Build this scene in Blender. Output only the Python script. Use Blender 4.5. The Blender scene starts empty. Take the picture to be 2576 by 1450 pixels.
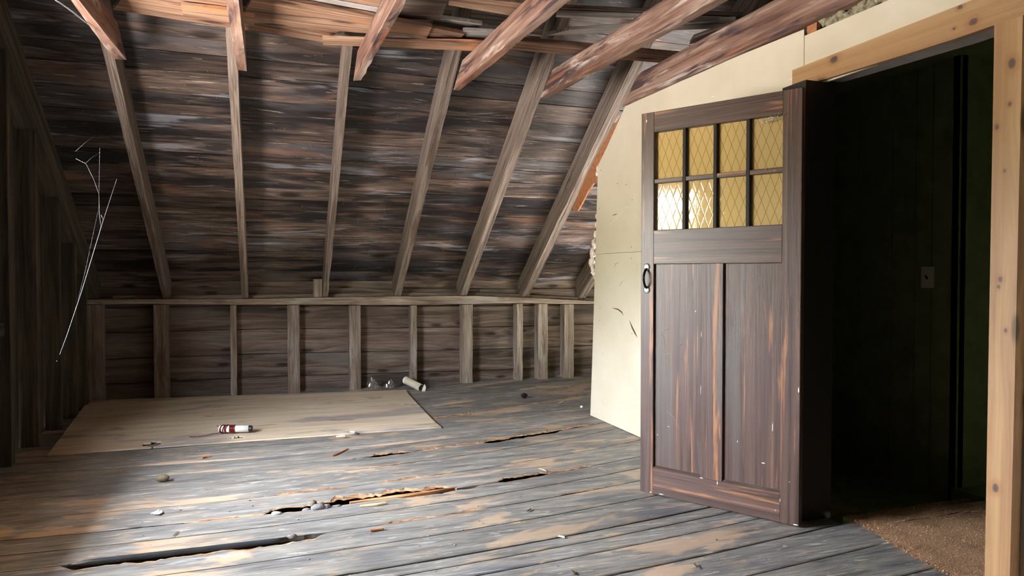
import bpy, bmesh, math, random
from mathutils import Vector, noise as mn
random.seed(7)
sc = bpy.context.scene
COL = sc.collection

# ------------------------------------------------------------------ camera model
FPX, HZ, VPX, CH = 1720.0, 689.0, 680.0, 1.12
PITCH = math.atan((725-HZ)/FPX)
YAW = math.atan((1288-VPX)/math.hypot(FPX, 725-HZ))
cF = Vector((math.sin(YAW)*math.cos(PITCH), math.cos(YAW)*math.cos(PITCH), -math.sin(PITCH)))
cR = Vector((math.cos(YAW), -math.sin(YAW), 0))
cU = cR.cross(cF)
CAM = Vector((0, 0, CH))
def ray(x, y): return cF*FPX + cR*(x-1288) - cU*(y-725)
def onZ(x, y, z=0.0):
    d = ray(x, y); return CAM + d*((z-CH)/d.z)
def onX(x, y, X):
    d = ray(x, y); return CAM + d*(X/d.x)
def onY(x, y, Y):
    d = ray(x, y); return CAM + d*(Y/d.y)
SL, RY, RZ = 0.74, 6.72, 0.90            # underside plane of the rafters
def onRoof(x, y, off=0.0):
    d = ray(x, y); z0 = RZ + off*math.sqrt(1+SL*SL)
    t = (z0 + SL*RY - CH)/(d.z + SL*d.y); return CAM + d*t
RN = Vector((0, SL, 1)).normalized()     # outward normal of the roof slope
def fbm(x, y=0.0, z=0.0, o=3):
    v = 0; a = .5
    for i in range(o):
        v += a*mn.noise(Vector((x, y, z))); x *= 2.1; y *= 2.1; z *= 2.1; a *= .5
    return v
def S(r, g, b):
    f = lambda c: (c/255/12.92) if c/255 <= .04045 else ((c/255+.055)/1.055)**2.4
    return (f(r), f(g), f(b), 1)

# ------------------------------------------------------------------ materials
def newmat(name):
    m = bpy.data.materials.new(name); m.use_nodes = True
    nt = m.node_tree; nt.nodes.clear()
    out = nt.nodes.new('ShaderNodeOutputMaterial')
    b = nt.nodes.new('ShaderNodeBsdfPrincipled')
    nt.links.new(b.outputs[0], out.inputs[0])
    return m, nt, b, out
class N:
    def __init__(s, nt): s.nt = nt
    def add(s, t, **k):
        n = s.nt.nodes.new(t)
        for a, v in k.items(): setattr(n, a, v)
        return n
    def link(s, a, b): s.nt.links.new(a, b)
    def noise(s, vec, scale=(1, 1), detail=4, rough=.6, dist=0.0, off=(0, 0), dim='3D'):
        mp = s.add('ShaderNodeMapping'); mp.inputs['Scale'].default_value = (scale[0], scale[1], scale[0])
        mp.inputs['Location'].default_value = (off[0], off[1], off[0])
        s.link(vec, mp.inputs[0])
        n = s.add('ShaderNodeTexNoise', noise_dimensions=dim); n.inputs['Scale'].default_value = 1
        n.inputs['Detail'].default_value = detail; n.inputs['Roughness'].default_value = rough
        n.inputs['Distortion'].default_value = dist
        s.link(mp.outputs[0], n.inputs['Vector']); return n.outputs['Fac']
    def rng(s, v, a, b, c=0.0, d=1.0, smooth=True):
        n = s.add('ShaderNodeMapRange'); n.interpolation_type = 'SMOOTHSTEP' if smooth else 'LINEAR'
        s.link(v, n.inputs[0]); n.inputs[1].default_value = a; n.inputs[2].default_value = b
        n.inputs[3].default_value = c; n.inputs[4].default_value = d; return n.outputs[0]
    def ramp(s, v, cols):
        n = s.add('ShaderNodeValToRGB'); e = n.color_ramp.elements
        while len(e) < len(cols): e.new(.5)
        for i, (p, c) in enumerate(cols): e[i].position = p; e[i].color = c
        s.link(v, n.inputs[0]); return n.outputs[0]
    def mix(s, f, a, b, mode='MIX'):
        n = s.add('ShaderNodeMix', data_type='RGBA', blend_type=mode)
        for sock, v in ((n.inputs[0], f), (n.inputs[6], a), (n.inputs[7], b)):
            if hasattr(v, 'is_linked'): s.link(v, sock)
            else: sock.default_value = v
        return n.outputs[2]
    def math(s, op, a, b=0.0):
        n = s.add('ShaderNodeMath', operation=op)
        for sock, v in ((n.inputs[0], a), (n.inputs[1], b)):
            if hasattr(v, 'is_linked'): s.link(v, sock)
            else: sock.default_value = v
        return n.outputs[0]
    def bump(s, h, strength, dist=.01):
        n = s.add('ShaderNodeBump'); n.inputs['Strength'].default_value = strength
        n.inputs['Distance'].default_value = dist; s.link(h, n.inputs['Height']); return n.outputs[0]

def wood(name, ramp, su=1.2, sv=26, stains=(), rough=.75, bump=.35, var=.35, spec=.3, fine=.35, raw=None, knots=0):
    """Board material; u runs along the grain in metres."""
    m, nt, b, out = newmat(name); k = N(nt)
    uv = k.add('ShaderNodeUVMap', uv_map='UVMap').outputs[0]
    at = k.add('ShaderNodeAttribute', attribute_name='bv')
    sp = k.add('ShaderNodeSeparateColor'); k.link(at.outputs['Color'], sp.inputs[0])
    vec = uv
    kd = None
    if knots:
        mp = k.add('ShaderNodeMapping'); mp.inputs['Scale'].default_value = (knots, knots*3.2, 1); k.link(uv, mp.inputs[0])
        vo = k.add('ShaderNodeTexVoronoi', voronoi_dimensions='2D'); vo.inputs['Scale'].default_value = 1
        k.link(mp.outputs[0], vo.inputs['Vector']); kd = vo.outputs['Distance']
        # the grain bends around a knot
        push = k.rng(kd, 0.0, .45, .03, 0.0)
        cx = k.add('ShaderNodeCombineXYZ'); k.link(push, cx.inputs[1])
        va = k.add('ShaderNodeVectorMath', operation='ADD'); k.link(uv, va.inputs[0]); k.link(cx.outputs[0], va.inputs[1]); vec = va.outputs[0]
    n1 = k.noise(vec, (su, sv), 5, .62, .5, dim='2D')
    n2 = k.noise(vec, (su*4, sv*5), 3, .6, dim='2D')
    c = k.ramp(n1, ramp)
    f = k.rng(n2, .3, .7, 1-fine, 1+fine*.6, False)
    c = k.mix(1.0, c, f, 'MULTIPLY')
    h = k.math('ADD', n1, k.math('MULTIPLY', n2, .5))
    for (col, s2, lo, hi, amt, off) in stains:
        sn = k.noise(vec, s2, 4, .62, .3, off, '2D')
        c = k.mix(k.rng(sn, lo, hi, 0, amt), c, col)
    if kd is not None:
        c = k.mix(k.rng(kd, .035, .11, .85, 0), c, tuple(x*.25 for x in ramp[0][1][:3])+(1,))
    c = k.mix(1.0, c, k.rng(sp.outputs[0], 0, 1, 1-var, 1+var, False), 'MULTIPLY')
    if raw:
        rn = k.noise(uv, (6, 60), 3, .7, dim='2D')
        rc = k.ramp(rn, raw)
        c = k.mix(sp.outputs[1], c, rc)
    k.link(c, b.inputs['Base Color'])
    b.inputs['Roughness'].default_value = rough
    b.inputs['Specular IOR Level'].default_value = spec
    if bump: k.link(k.bump(h, bump, .006), b.inputs['Normal'])
    return m
def plain(name, col, rough=.6, metal=0.0, var=.25, scale=30, bump=.1, spec=.4):
    m, nt, b, out = newmat(name); k = N(nt)
    tc = k.add('ShaderNodeTexCoord').outputs['Object']
    n = k.noise(tc, (scale, scale), 4, .6)
    c = k.mix(1.0, col, k.rng(n, .3, .7, 1-var, 1+var, False), 'MULTIPLY')
    k.link(c, b.inputs['Base Color']); b.inputs['Roughness'].default_value = rough
    b.inputs['Metallic'].default_value = metal; b.inputs['Specular IOR Level'].default_value = spec
    if bump: k.link(k.bump(n, bump, .004), b.inputs['Normal'])
    return m

M = {}
BLK = S(28, 27, 30)
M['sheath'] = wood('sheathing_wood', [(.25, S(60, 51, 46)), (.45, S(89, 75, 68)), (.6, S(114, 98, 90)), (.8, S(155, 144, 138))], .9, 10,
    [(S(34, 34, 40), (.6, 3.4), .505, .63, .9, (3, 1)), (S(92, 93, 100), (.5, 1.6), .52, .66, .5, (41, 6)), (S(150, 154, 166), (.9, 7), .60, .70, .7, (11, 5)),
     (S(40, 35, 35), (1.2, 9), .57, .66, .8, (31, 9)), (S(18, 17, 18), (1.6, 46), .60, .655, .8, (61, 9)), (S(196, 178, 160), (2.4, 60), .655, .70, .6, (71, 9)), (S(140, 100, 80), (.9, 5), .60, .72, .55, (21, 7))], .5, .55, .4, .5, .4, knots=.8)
M['rafter'] = wood('weathered_rafter_wood', [(.3, S(104, 91, 82)), (.5, S(141, 126, 116)), (.7, S(168, 156, 146))], 1.0, 34,
    [(S(88, 70, 60), (1.2, 12), .58, .68, .6, (4, 2)), (S(58, 46, 40), (1.6, 70), .60, .66, .7, (14, 2))], .75, .5, .2, .3, .35)
M['tie'] = wood('tie_beam_wood', [(.3, S(101, 74, 63)), (.5, S(140, 108, 94)), (.7, S(176, 153, 139))], .7, 9,
    [(S(60, 48, 54), (1.3, 5), .51, .61, .85, (4, 2)), (S(208, 196, 188), (1.5, 7), .58, .70, .75, (14, 3)), (S(176, 112, 82), (1.0, 6), .60, .70, .5, (24, 3))], .6, .4, .08, .35, .3)
M['ceil'] = wood('ceiling_board_wood', [(.3, S(108, 80, 65)), (.5, S(160, 126, 104)), (.7, S(190, 160, 136))], .7, 24,
    [(S(80, 62, 56), (1.2, 14), .56, .66, .6, (5, 2)), (S(198, 128, 84), (.7, 6), .56, .66, .5, (15, 2))], .7, .35, .3, .3, .35, knots=1.1)
M['greyb'] = wood('silver_grey_board_wood', [(.3, S(120, 112, 108)), (.5, S(176, 170, 166)), (.7, S(210, 206, 204))], .7, 24, (), .7, .3, .15)
M['clad'] = wood('cladding_wood', [(.28, S(79, 65, 58)), (.5, S(115, 98, 89)), (.72, S(143, 127, 117))], .8, 16,
    [(S(56, 50, 48), (.9, 4), .54, .68, .7, (4, 2)), (S(118, 116, 112), (.8, 5), .58, .7, .55, (14, 2))], .75, .35, .3, .3, .35, knots=1.3)
M['stud'] = wood('stud_wood', [(.3, S(112, 95, 83)), (.5, S(148, 132, 120)), (.7, S(174, 162, 150))], 1.2, 26,
    [(S(96, 74, 62), (1.5, 9), .56, .68, .55, (4, 2)), (S(170, 170, 168), (1.2, 6), .58, .7, .5, (24, 2))], .75, .4, .2, .3, .35)
M['floor'] = wood('worn_painted_floor_wood', [(.28, S(112, 111, 110)), (.5, S(137, 134, 130)), (.72, S(162, 158, 151))], 1.8, 16,
    [(S(194, 168, 142), (1.2, 3.2), .55, .63, .85, (4, 2)), (S(186, 160, 132), (5.0, 24), .58, .68, .55, (14, 2)), (S(54, 53, 56), (3.0, 60), .61, .68, .45, (54, 2)), (S(210, 200, 186), (7.0, 34), .64, .69, .55, (64, 2)),
     (S(84, 86, 96), (1.0, 4), .56, .72, .6, (44, 6)), (S(196, 198, 204), (2.2, 26), .64, .72, .5, (34, 2))], .52, .35, .14, .4, .3,
    raw=[(.3, S(88, 60, 42)), (.5, S(176, 130, 92)), (.7, S(222, 186, 146))])
M['dark'] = wood('dark_underfloor_wood', [(.3, S(24, 20, 18)), (.7, S(50, 42, 36))], 1, 20)
M['ply'] = wood('plywood_veneer', [(.25, S(200, 180, 152)), (.5, S(220, 203, 178)), (.75, S(230, 216, 194))], .5, 7,
    [(S(150, 146, 146), (.7, 2.2), .52, .62, .75, (2, 7)), (S(120, 108, 60), (1.0, 5), .60, .70, .4, (14, 2)), (S(104, 84, 66), (1.6, 5), .63, .70, .55, (24, 9))], .6, .15, .0, .35, .15)
M['pine'] = wood('new_pine', [(.3, S(146, 106, 72)), (.5, S(170, 132, 92)), (.7, S(184, 150, 110))], .4, 12, (), .5, .1, .06, .4, .10, knots=1.5)
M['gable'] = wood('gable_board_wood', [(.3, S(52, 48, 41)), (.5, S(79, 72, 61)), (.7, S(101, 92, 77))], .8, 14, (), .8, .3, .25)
M['door'] = wood('stained_door_wood', [(.3, S(61, 43, 39)), (.5, S(87, 65, 59)), (.66, S(103, 78, 68)), (.8, S(148, 106, 78))], .7, 30,
    [(S(170, 116, 78), (1.1, 22), .57, .70, .8, (4, 2)), (S(92, 92, 88), (.8, 5), .57, .7, .5, (14, 2))], .42, .12, .08, .5, .18)
M['hall'] = plain('dark_hall_paint', S(128, 138, 98), .6, var=.2, scale=8)
M['header'] = plain('grey_header_board', S(150, 142, 140), .6, var=.2, scale=8)
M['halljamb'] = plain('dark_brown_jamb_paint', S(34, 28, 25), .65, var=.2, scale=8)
M['hallfloor'] = plain('dark_hall_floor', S(120, 128, 92), .7, var=.3, scale=12)

def cream():
    m, nt, b, out = newmat('cream_painted_panel'); k = N(nt)
    tc = k.add('ShaderNodeTexCoord').outputs['Object']
    n = k.noise(tc, (2.2, 2.2), 4, .6); n2 = k.noise(tc, (26, 5), 4, .7)
    c = k.ramp(n, [(.3, S(212, 202, 180)), (.6, S(222, 213, 192))])
    c = k.mix(k.rng(n2, .66, .74, 0, .45), c, S(196, 172, 128))
    n3 = k.noise(tc, (60, 9), 3, .5, 0, (5, 1))
    c = k.mix(k.rng(n3, .70, .76, 0, .8), c, S(250, 246, 232))
    k.link(c, b.inputs['Base Color']); b.inputs['Roughness'].default_value = .33
    b.inputs['Specular IOR Level'].default_value = .45
    k.link(k.bump(n, .08, .01), b.inputs['Normal']); return m
M['cream'] = cream()
def glassmat():
    m = bpy.data.materials.new('amber_diamond_glass'); m.use_nodes = True
    nt = m.node_tree; nt.nodes.clear(); k = N(nt)
    out = k.add('ShaderNodeOutputMaterial')
    uv = k.add('ShaderNodeUVMap', uv_map='UVMap').outputs[0]
    sp = k.add('ShaderNodeSeparateXYZ'); k.link(uv, sp.inputs[0])
    a = k.math('MULTIPLY', sp.outputs[0], 1/.040); b2 = k.math('MULTIPLY', sp.outputs[1], 1/.107)
    def line(v):
        fr = k.math('FRACT', v); d = k.math('ABSOLUTE', k.math('SUBTRACT', fr, .5))
        return d
    d1 = line(k.math('ADD', a, b2)); d2 = line(k.math('SUBTRACT', a, b2))
    mx = k.math('MINIMUM', d1, d2)
    mask = k.rng(mx, .022, .048, 1, 0)
    nn = k.noise(uv, (38, 12), 3, .6, dim='2D')
    hgt = k.math('ADD', k.math('MULTIPLY', k.rng(mx, 0, .16, 0, 1), .5), k.math('MULTIPLY', nn, .55))
    nrm = k.bump(hgt, .10, .003)
    tr = k.add('ShaderNodeBsdfTransparent'); k.link(k.mix(mask, S(246, 222, 162), S(200, 174, 114)), tr.inputs[0])
    tl = k.add('ShaderNodeBsdfDiffuse'); k.link(k.mix(mask, S(230, 204, 146), S(176, 152, 96)), tl.inputs[0])
    mt = k.add('ShaderNodeMixShader'); mt.inputs[0].default_value = .6
    k.link(tr.outputs[0], mt.inputs[1]); k.link(tl.outputs[0], mt.inputs[2])
    gl = k.add('ShaderNodeBsdfGlossy'); gl.inputs['Roughness'].default_value = .06; k.link(nrm, gl.inputs['Normal'])
    fr = k.add('ShaderNodeFresnel'); fr.inputs[0].default_value = 1.5; k.link(nrm, fr.inputs['Normal'])
    ms = k.add('ShaderNodeMixShader'); k.link(k.math('MULTIPLY', fr.outputs[0], k.rng(mask, 0, 1, 1, .015)), ms.inputs[0])
    k.link(mt.outputs[0], ms.inputs[1]); k.link(gl.outputs[0], ms.inputs[2]); k.link(ms.outputs[0], out.inputs[0])
    return m
M['glass'] = glassmat()
def clear(name, tint, rough=.05, ior=1.45, extra=.0):
    m = bpy.data.materials.new(name); m.use_nodes = True
    nt = m.node_tree; nt.nodes.clear(); k = N(nt); out = k.add('ShaderNodeOutputMaterial')
    tr = k.add('ShaderNodeBsdfTransparent'); tr.inputs[0].default_value = tint
    gl = k.add('ShaderNodeBsdfGlossy'); gl.inputs['Roughness'].default_value = rough
    fr = k.add('ShaderNodeFresnel'); fr.inputs[0].default_value = ior
    f = k.math('ADD', fr.outputs[0], extra)
    ms = k.add('ShaderNodeMixShader'); k.link(f, ms.inputs[0]); k.link(tr.outputs[0], ms.inputs[1]); k.link(gl.outputs[0], ms.inputs[2])
    k.link(ms.outputs[0], out.inputs[0]); return m
M['clear'] = clear('clear_window_glass', (1, 1, 1, 1), .0, 1.1)
M['plastic'] = clear('clear_plastic_film', (.74, .78, .83, 1), .24, 1.5, .32)
def carpetmat():
    m, nt, b, out = newmat('brown_coir_carpet'); k = N(nt)
    tc = k.add('ShaderNodeTexCoord').outputs['Object']
    n = k.noise(tc, (160, 160), 4, .7, .6); n2 = k.noise(tc, (5, 5), 3, .6)
    c = k.ramp(n, [(.32, S(140, 106, 82)), (.5, S(204, 160, 124)), (.68, S(240, 202, 164))])
    c = k.mix(1.0, c, k.rng(n2, .35, .65, .72, 1.12, False), 'MULTIPLY')
    k.link(c, b.inputs['Base Color']); b.inputs['Roughness'].default_value = .95
    b.inputs['Specular IOR Level'].default_value = .1
    k.link(k.bump(n, .5, .006), b.inputs['Normal']); return m
M['carpet'] = carpetmat()
def pilemat():
    m, nt, b, out = newmat('coir_pile'); k = N(nt)
    at = k.add('ShaderNodeAttribute', attribute_name='bv'); sp = k.add('ShaderNodeSeparateColor'); k.link(at.outputs['Color'], sp.inputs[0])
    k.link(k.ramp(sp.outputs[0], [(0, S(140, 100, 74)), (.5, S(206, 158, 120)), (1, S(246, 212, 176))]), b.inputs['Base Color'])
    b.inputs['Roughness'].default_value = .9; b.inputs['Specular IOR Level'].default_value = .1; return m
M['pile'] = pilemat()
M['iron'] = plain('dark_iron', S(34, 36, 38), .35, .8, .2, 60, .05)
M['steel'] = plain('worn_steel', S(176, 184, 180), .35, .7, .25, 90, .1)
M['pipe'] = plain('dark_pipe', S(58, 62, 66), .38, .3, .3, 14, .1, .5)
M['white'] = plain('white_plastic', S(240, 242, 244), .45, var=.05, bump=.02)
M['copper'] = plain('red_copper_wire', S(122, 52, 44), .35, .6, .25, 60, .05)
M['black'] = plain('black_plastic', S(16, 16, 18), .5, var=.1)
M['paper'] = plain('cream_card_tube', S(206, 198, 176), .7, var=.12, scale=14)
M['paperw'] = plain('white_torn_paper', S(236, 232, 222), .8, var=.08)
M['insul'] = plain('pinkish_insulation_wool', S(244, 228, 222), .95, var=.15, scale=34, bump=.4, spec=.1)
M['grit'] = plain('grey_loose_insulation', S(150, 142, 120), .95, var=.5, scale=60, bump=.9, spec=.1)
M['stone'] = plain('olive_stone', S(112, 102, 82), .85, var=.3, scale=40, bump=.5)
M['greyg'] = plain('grey_rubble', S(128, 126, 130), .9, var=.4, scale=40, bump=.5)
M['splint'] = wood('raw_splinter_wood', [(.3, S(196, 160, 116)), (.6, S(238, 214, 174))], 4, 60, (), .7, .3, .1)
M['rawslat'] = wood('raw_broken_wood', [(.3, S(96, 62, 40)), (.5, S(176, 122, 80)), (.7, S(222, 176, 128))], 4, 60, (), .8, .5, .15)
M['fibre'] = plain('torn_brown_fibreboard', S(170, 114, 76), .9, var=.25, scale=30, bump=.4)
M['scrap'] = plain('yellow_torn_lino', S(150, 140, 84), .8, var=.2, scale=14)
M['silk'] = plain('spider_silk', S(180, 184, 192), .5, var=.05, bump=0)
M['mark'] = plain('brown_paint_mark', S(92, 70, 44), .7, var=.2)
M['seam'] = plain('dark_seam', S(150, 132, 98), .8, var=.1)
M['ivory'] = plain('ivory_switch', S(228, 224, 200), .5, var=.08)
M['nailm'] = plain('bright_nail', S(168, 164, 160), .4, .5, .2)

# ------------------------------------------------------------------ mesh helpers
class MB:
    def __init__(s): s.v = []; s.f = []; s.uv = []; s.c = []; s.sm = []
    def face(s, idx, uvs, cols=None, smooth=False):
        s.f.append(idx); s.uv.extend(uvs); s.c.extend(cols if cols else [s.bc]*len(idx)); s.sm.append(smooth)
    bc = (.5, 0, 0, 1)
    def newboard(s): s.bc = (random.random(), 0, random.random(), 1); s.uo = (random.uniform(-50, 50), random.uniform(-50, 50))
    def loft(s, rings, fresh=True, caps=True, smooth=False, closed=True):
        """rings: lists of n points; skin between them, u along, v around."""
        if fresh: s.newboard()
        n = len(rings[0]); b = len(s.v); uo, vo = s.uo
        u = [0]
        for i in range(1, len(rings)):
            u.append(u[-1] + sum((Vector(rings[i][j])-Vector(rings[i-1][j])).length for j in range(n))/n)
        w = [0]
        for j in range(n): w.append(w[-1] + (Vector(rings[0][(j+1) % n])-Vector(rings[0][j])).length)
        for r in rings: s.v.extend([tuple(p) for p in r])
        for i in range(len(rings)-1):
            for j in range(n if closed else n-1):
                j2 = (j+1) % n
                s.face([b+i*n+j, b+i*n+j2, b+(i+1)*n+j2, b+(i+1)*n+j],
                       [(uo+u[i], vo+w[j]), (uo+u[i], vo+w[j+1]), (uo+u[i+1], vo+w[j+1]), (uo+u[i+1], vo+w[j])], smooth=smooth)
        if caps and closed:
            for base, rev in ((b, True), (b+(len(rings)-1)*n, False)):
                idx = [base+j for j in range(n)]
                o = Vector(s.v[base])
                ax = (Vector(s.v[base+1])-o); ax.normalize()
                nn = (Vector(s.v[base+1])-o).cross(Vector(s.v[base+2])-o) if n > 2 else Vector((0, 0, 1))
                ay = nn.cross(ax); 
                if ay.length > 1e-9: ay.normalize()
                uvs = [(uo+7+(Vector(s.v[q])-o).dot(ay)*.3, vo+7+(Vector(s.v[q])-o).dot(ax)) for q in idx]
                if rev: idx = idx[::-1]; uvs = uvs[::-1]
                s.face(idx, uvs)
    def box(s, a, b, axis=None, fresh=True):
        """axis-aligned box; grain along axis (longest by default)"""
        lo = [min(a[i], b[i]) for i in range(3)]; hi = [max(a[i], b[i]) for i in range(3)]
        if axis is None: axis = max(range(3), key=lambda i: hi[i]-lo[i])
        o1, o2 = [i for i in range(3) if i != axis]
        def ring(t):
            r = []
            for p, q in ((0, 0), (1, 0), (1, 1), (0, 1)):
                v = [0, 0, 0]; v[axis] = t; v[o1] = hi[o1] if p else lo[o1]; v[o2] = hi[o2] if q else lo[o2]; r.append(tuple(v))
            return r
        s.loft([ring(lo[axis]), ring(hi[axis])], fresh)
    def bar(s, p0, p1, w, h, up=(0, 0, 1), n=1, wob=0.0, cham=.0, seed=None):
        """rectangular bar p0-p1, width w across, height h along up; wobbling worn edges"""
        p0 = Vector(p0); p1 = Vector(p1); d = (p1-p0).normalized(); up = Vector(up)
        sx = d.cross(up).normalized(); uz = sx.cross(d).normalized()
        sd = random.random()*100 if seed is None else seed; rings = []
        for i in range(n+1):
            c = p0.lerp(p1, i/n); r = []
            for j, (a, b2) in enumerate(((-1, -1), (1, -1), (1, 1), (-1, 1))):
                L = (p1-p0).length*i/n
                o = sx*(a*w/2 + wob*fbm(L*7, j*9.1, sd)) + uz*(b2*h/2 + wob*fbm(L*7, j*9.1+50, sd))
                r.append(c+o)
            rings.append(r)
        s.loft(rings)
    def tube(s, pts, r, n=8, caps=True, taper=None):
        s.newboard(); rings = []
        pts = [Vector(p) for p in pts]
        for i, p in enumerate(pts):
            d = (pts[min(i+1, len(pts)-1)]-pts[max(i-1, 0)]).normalized()
            a = d.orthogonal().normalized() if i == 0 else (a - d*a.dot(d)).normalized()
            b = d.cross(a); rr = r*(taper[i] if taper else 1)
            rings.append([p + (a*math.cos(2*math.pi*j/n)+b*math.sin(2*math.pi*j/n))*rr for j in range(n)])
        s.loft(rings, False, caps, True)
    def prism(s, poly, d):
        """flat polygon (list of 3D points) extruded by vector d"""
        s.newboard(); d = Vector(d); n = len(poly)
        P = [Vector(p) for p in poly]; b = len(s.v); uo, vo = s.uo
        s.v.extend([tuple(p) for p in P]); s.v.extend([tuple(p+d) for p in P])
        ax = (P[1]-P[0]).normalized(); ay = d.normalized().cross(ax)
        uv = lambda p: (uo+(p-P[0]).dot(ax), vo+(p-P[0]).dot(ay))
        s.face([b+i for i in range(n)][::-1], [uv(p) for p in P][::-1])
        s.face([b+n+i for i in range(n)], [uv(p) for p in P])
        for i in range(n):
            j = (i+1) % n; L = (P[j]-P[i]).length
            s.face([b+i, b+j, b+n+j, b+n+i], [(uo, vo), (uo+L, vo), (uo+L, vo+d.length), (uo, vo+d.length)])
    def blob(s, c, r, sub=2, amp=.35, sc=(1, 1, 1), fr=3.0):
        bm = bmesh.new(); bmesh.ops.create_icosphere(bm, subdivisions=sub, radius=1)
        sd = random.random()*99; b = len(s.v); s.newboard()
        for v in bm.verts:
            k = 1+amp*2*fbm(v.co.x*fr+sd, v.co.y*fr, v.co.z*fr)
            s.v.append((c[0]+v.co.x*r*k*sc[0], c[1]+v.co.y*r*k*sc[1], c[2]+v.co.z*r*k*sc[2]))
        for f in bm.faces: s.face([b+v.index for v in f.verts], [(0, 0)]*len(f.verts), smooth=True)
        bm.free()
    def build(s, name, mat, parent=None, origin=None, recalc=True):
        me = bpy.data.meshes.new(name)
        o = Vector(origin) if origin is not None else Vector((0, 0, 0))
        me.from_pydata([tuple(Vector(p)-o) for p in s.v], [], s.f)
        me.uv_layers.new(name='UVMap')
        me.color_attributes.new('bv', 'FLOAT_COLOR', 'CORNER')
        me.uv_layers['UVMap'].data.foreach_set('uv', [t for u in s.uv for t in u])
        me.color_attributes['bv'].data.foreach_set('color', [t for c in s.c for t in c])
        for p, q in zip(me.polygons, s.sm): p.use_smooth = q
        if recalc:
            bm = bmesh.new(); bm.from_mesh(me); bmesh.ops.recalc_face_normals(bm, faces=bm.faces); bm.to_mesh(me); bm.free()
        me.materials.append(mat)
        ob = bpy.data.objects.new(name, me); COL.objects.link(ob)
        if parent: ob.parent = parent
        elif origin is not None: ob.location = o
        return ob
def tag(o, label=None, cat=None, group=None, kind=None):
    if label: o['label'] = label
    if cat: o['category'] = cat
    if group: o['group'] = group
    if kind: o['kind'] = kind
    return o
def struct(o): o['kind'] = 'structure'; return o
def empty(name, loc, rz=0):
    o = bpy.data.objects.new(name, None); o.empty_display_size = .1; COL.objects.link(o)
    o.location = loc; o.rotation_euler = (0, 0, rz); return o

# ------------------------------------------------------------------ floor
XL, XR = -1.52, 2.40
def curve_c(y0): return min(.075, max(.0, .02+(y0-2.19)*.0275))
def liney(y0, x):
    if y0 > 6.2: k = max(0, (6.9-y0)/.7)
    else: k = 1
    return y0 + k*((.03 if y0 < 4 else .0 if y0 < 4.5 else .05)*x + curve_c(y0)*x*x)
# (y0, base half gap, [(x0, x1, gap into far board, gap into near board, raw rim far, raw rim near)])
LINES = [(-1.95, .002, []), (-1.2, .002, []), (-.6, .002, []), (0, .002, []), (.5, .002, []), (.9, .002, []), (1.15, .002, []), (1.36, .002, []), (1.57, .002, []),
 (1.78, .002, []), (1.99, .0022, [(2.02, 2.40, .004, .004, 0, 0)]), (2.19, .0022, []), (2.38, .0012, []), (2.49, .0015, []), (2.575, .003, []),
 (2.815, .0022, [(1.6, 1.9, .0, .0, 0, 0)]),
 (3.03, .002, [(-.74, .19, .012, .040, .0, .05), (.49, .58, .008, .004, .03, .0), (.58, .95, .002, .002, .02, 0), (1.36, 1.62, .010, .002, .012, 0), (1.62, 2.3, .003, .002, 0, 0)]),
 (3.20, .0008, []),
 (3.37, .002, [(-1.45, -.36, .012, .004, .0, .01), (-.36, -.03, .006, .002, .02, 0), (-.02, .30, .050, .0, .02, .02), (.28, .88, .075, .0, .07, .0), (.60, 1.02, .0, .035, .0, .02), (1.02, 1.16, .004, .002, .012, 0), (1.17, 1.45, .032, .004, .025, .03), (1.45, 1.75, .012, .002, .03, .01)]),
 (3.64, .002, [(.03, .36, .012, .002, .035, 0), (.55, .82, .004, .002, .04, 0), (.86, .95, .01, .0, .02, 0)]),
 (3.94, .0012, [(.55, .7, .002, .002, .012, 0)]),
 (4.19, .003, [(-1.4, -.55, .005, .002, 0, .01), (.44, .60, .012, .012, .0, .02), (.58, .80, .035, .006, .035, .03), (.86, 1.34, .010, .002, .045, 0), (1.34, 1.92, .030, .042, .05, .0), (1.9, 2.28, .02, .004, .03, .0)]),
 (4.42, .0006, []), (4.66, .0015, []), (4.84, .001, []), (5.02, .003, [(1.15, 1.6, .004, 0, .05, .04), (1.7, 2.7, .008, .002, .02, 0)]),
 (5.25, .0015, []), (5.48, .003, []), (5.74, .004, []), (5.95, .003, []), (6.15, .002, []), (6.36, .002, []), (6.58, .002, []), (6.9, .002, [])]
def edge(li, x, side):
    """offset of a board edge from its seam line and its raw rim; side +1: the board beyond the seam, -1: the one before it"""
    y0, bg, rot = LINES[li]; g = bg*1.8+.0012; raw = 0
    for (a, b, gf, gn, rf, rn) in rot:
        if a-.06 < x < b+.06:
            t = min(1, max(0, (x-a+.03)/.06))*min(1, max(0, (b+.03-x)/.06))
            gg = gf if side > 0 else gn; rr = rf if side > 0 else rn
            jag = 1+1.1*fbm(x*9, side*7.7+li, 3.3, 4)+.5*fbm(x*60, side*2.7+li, 1.3, 3)
            g = max(g, gg*t*max(.25, jag)); raw = max(raw, .62*rr*t*max(.12, 1+1.6*fbm(x*14, side*3.3+li, 9.1)+1.1*fbm(x*75, side*1.3+li, 2.1)))
    g += .0012*fbm(x*16, li*3.1, side)
    return max(.0004, g), raw
fl = MB()
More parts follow.
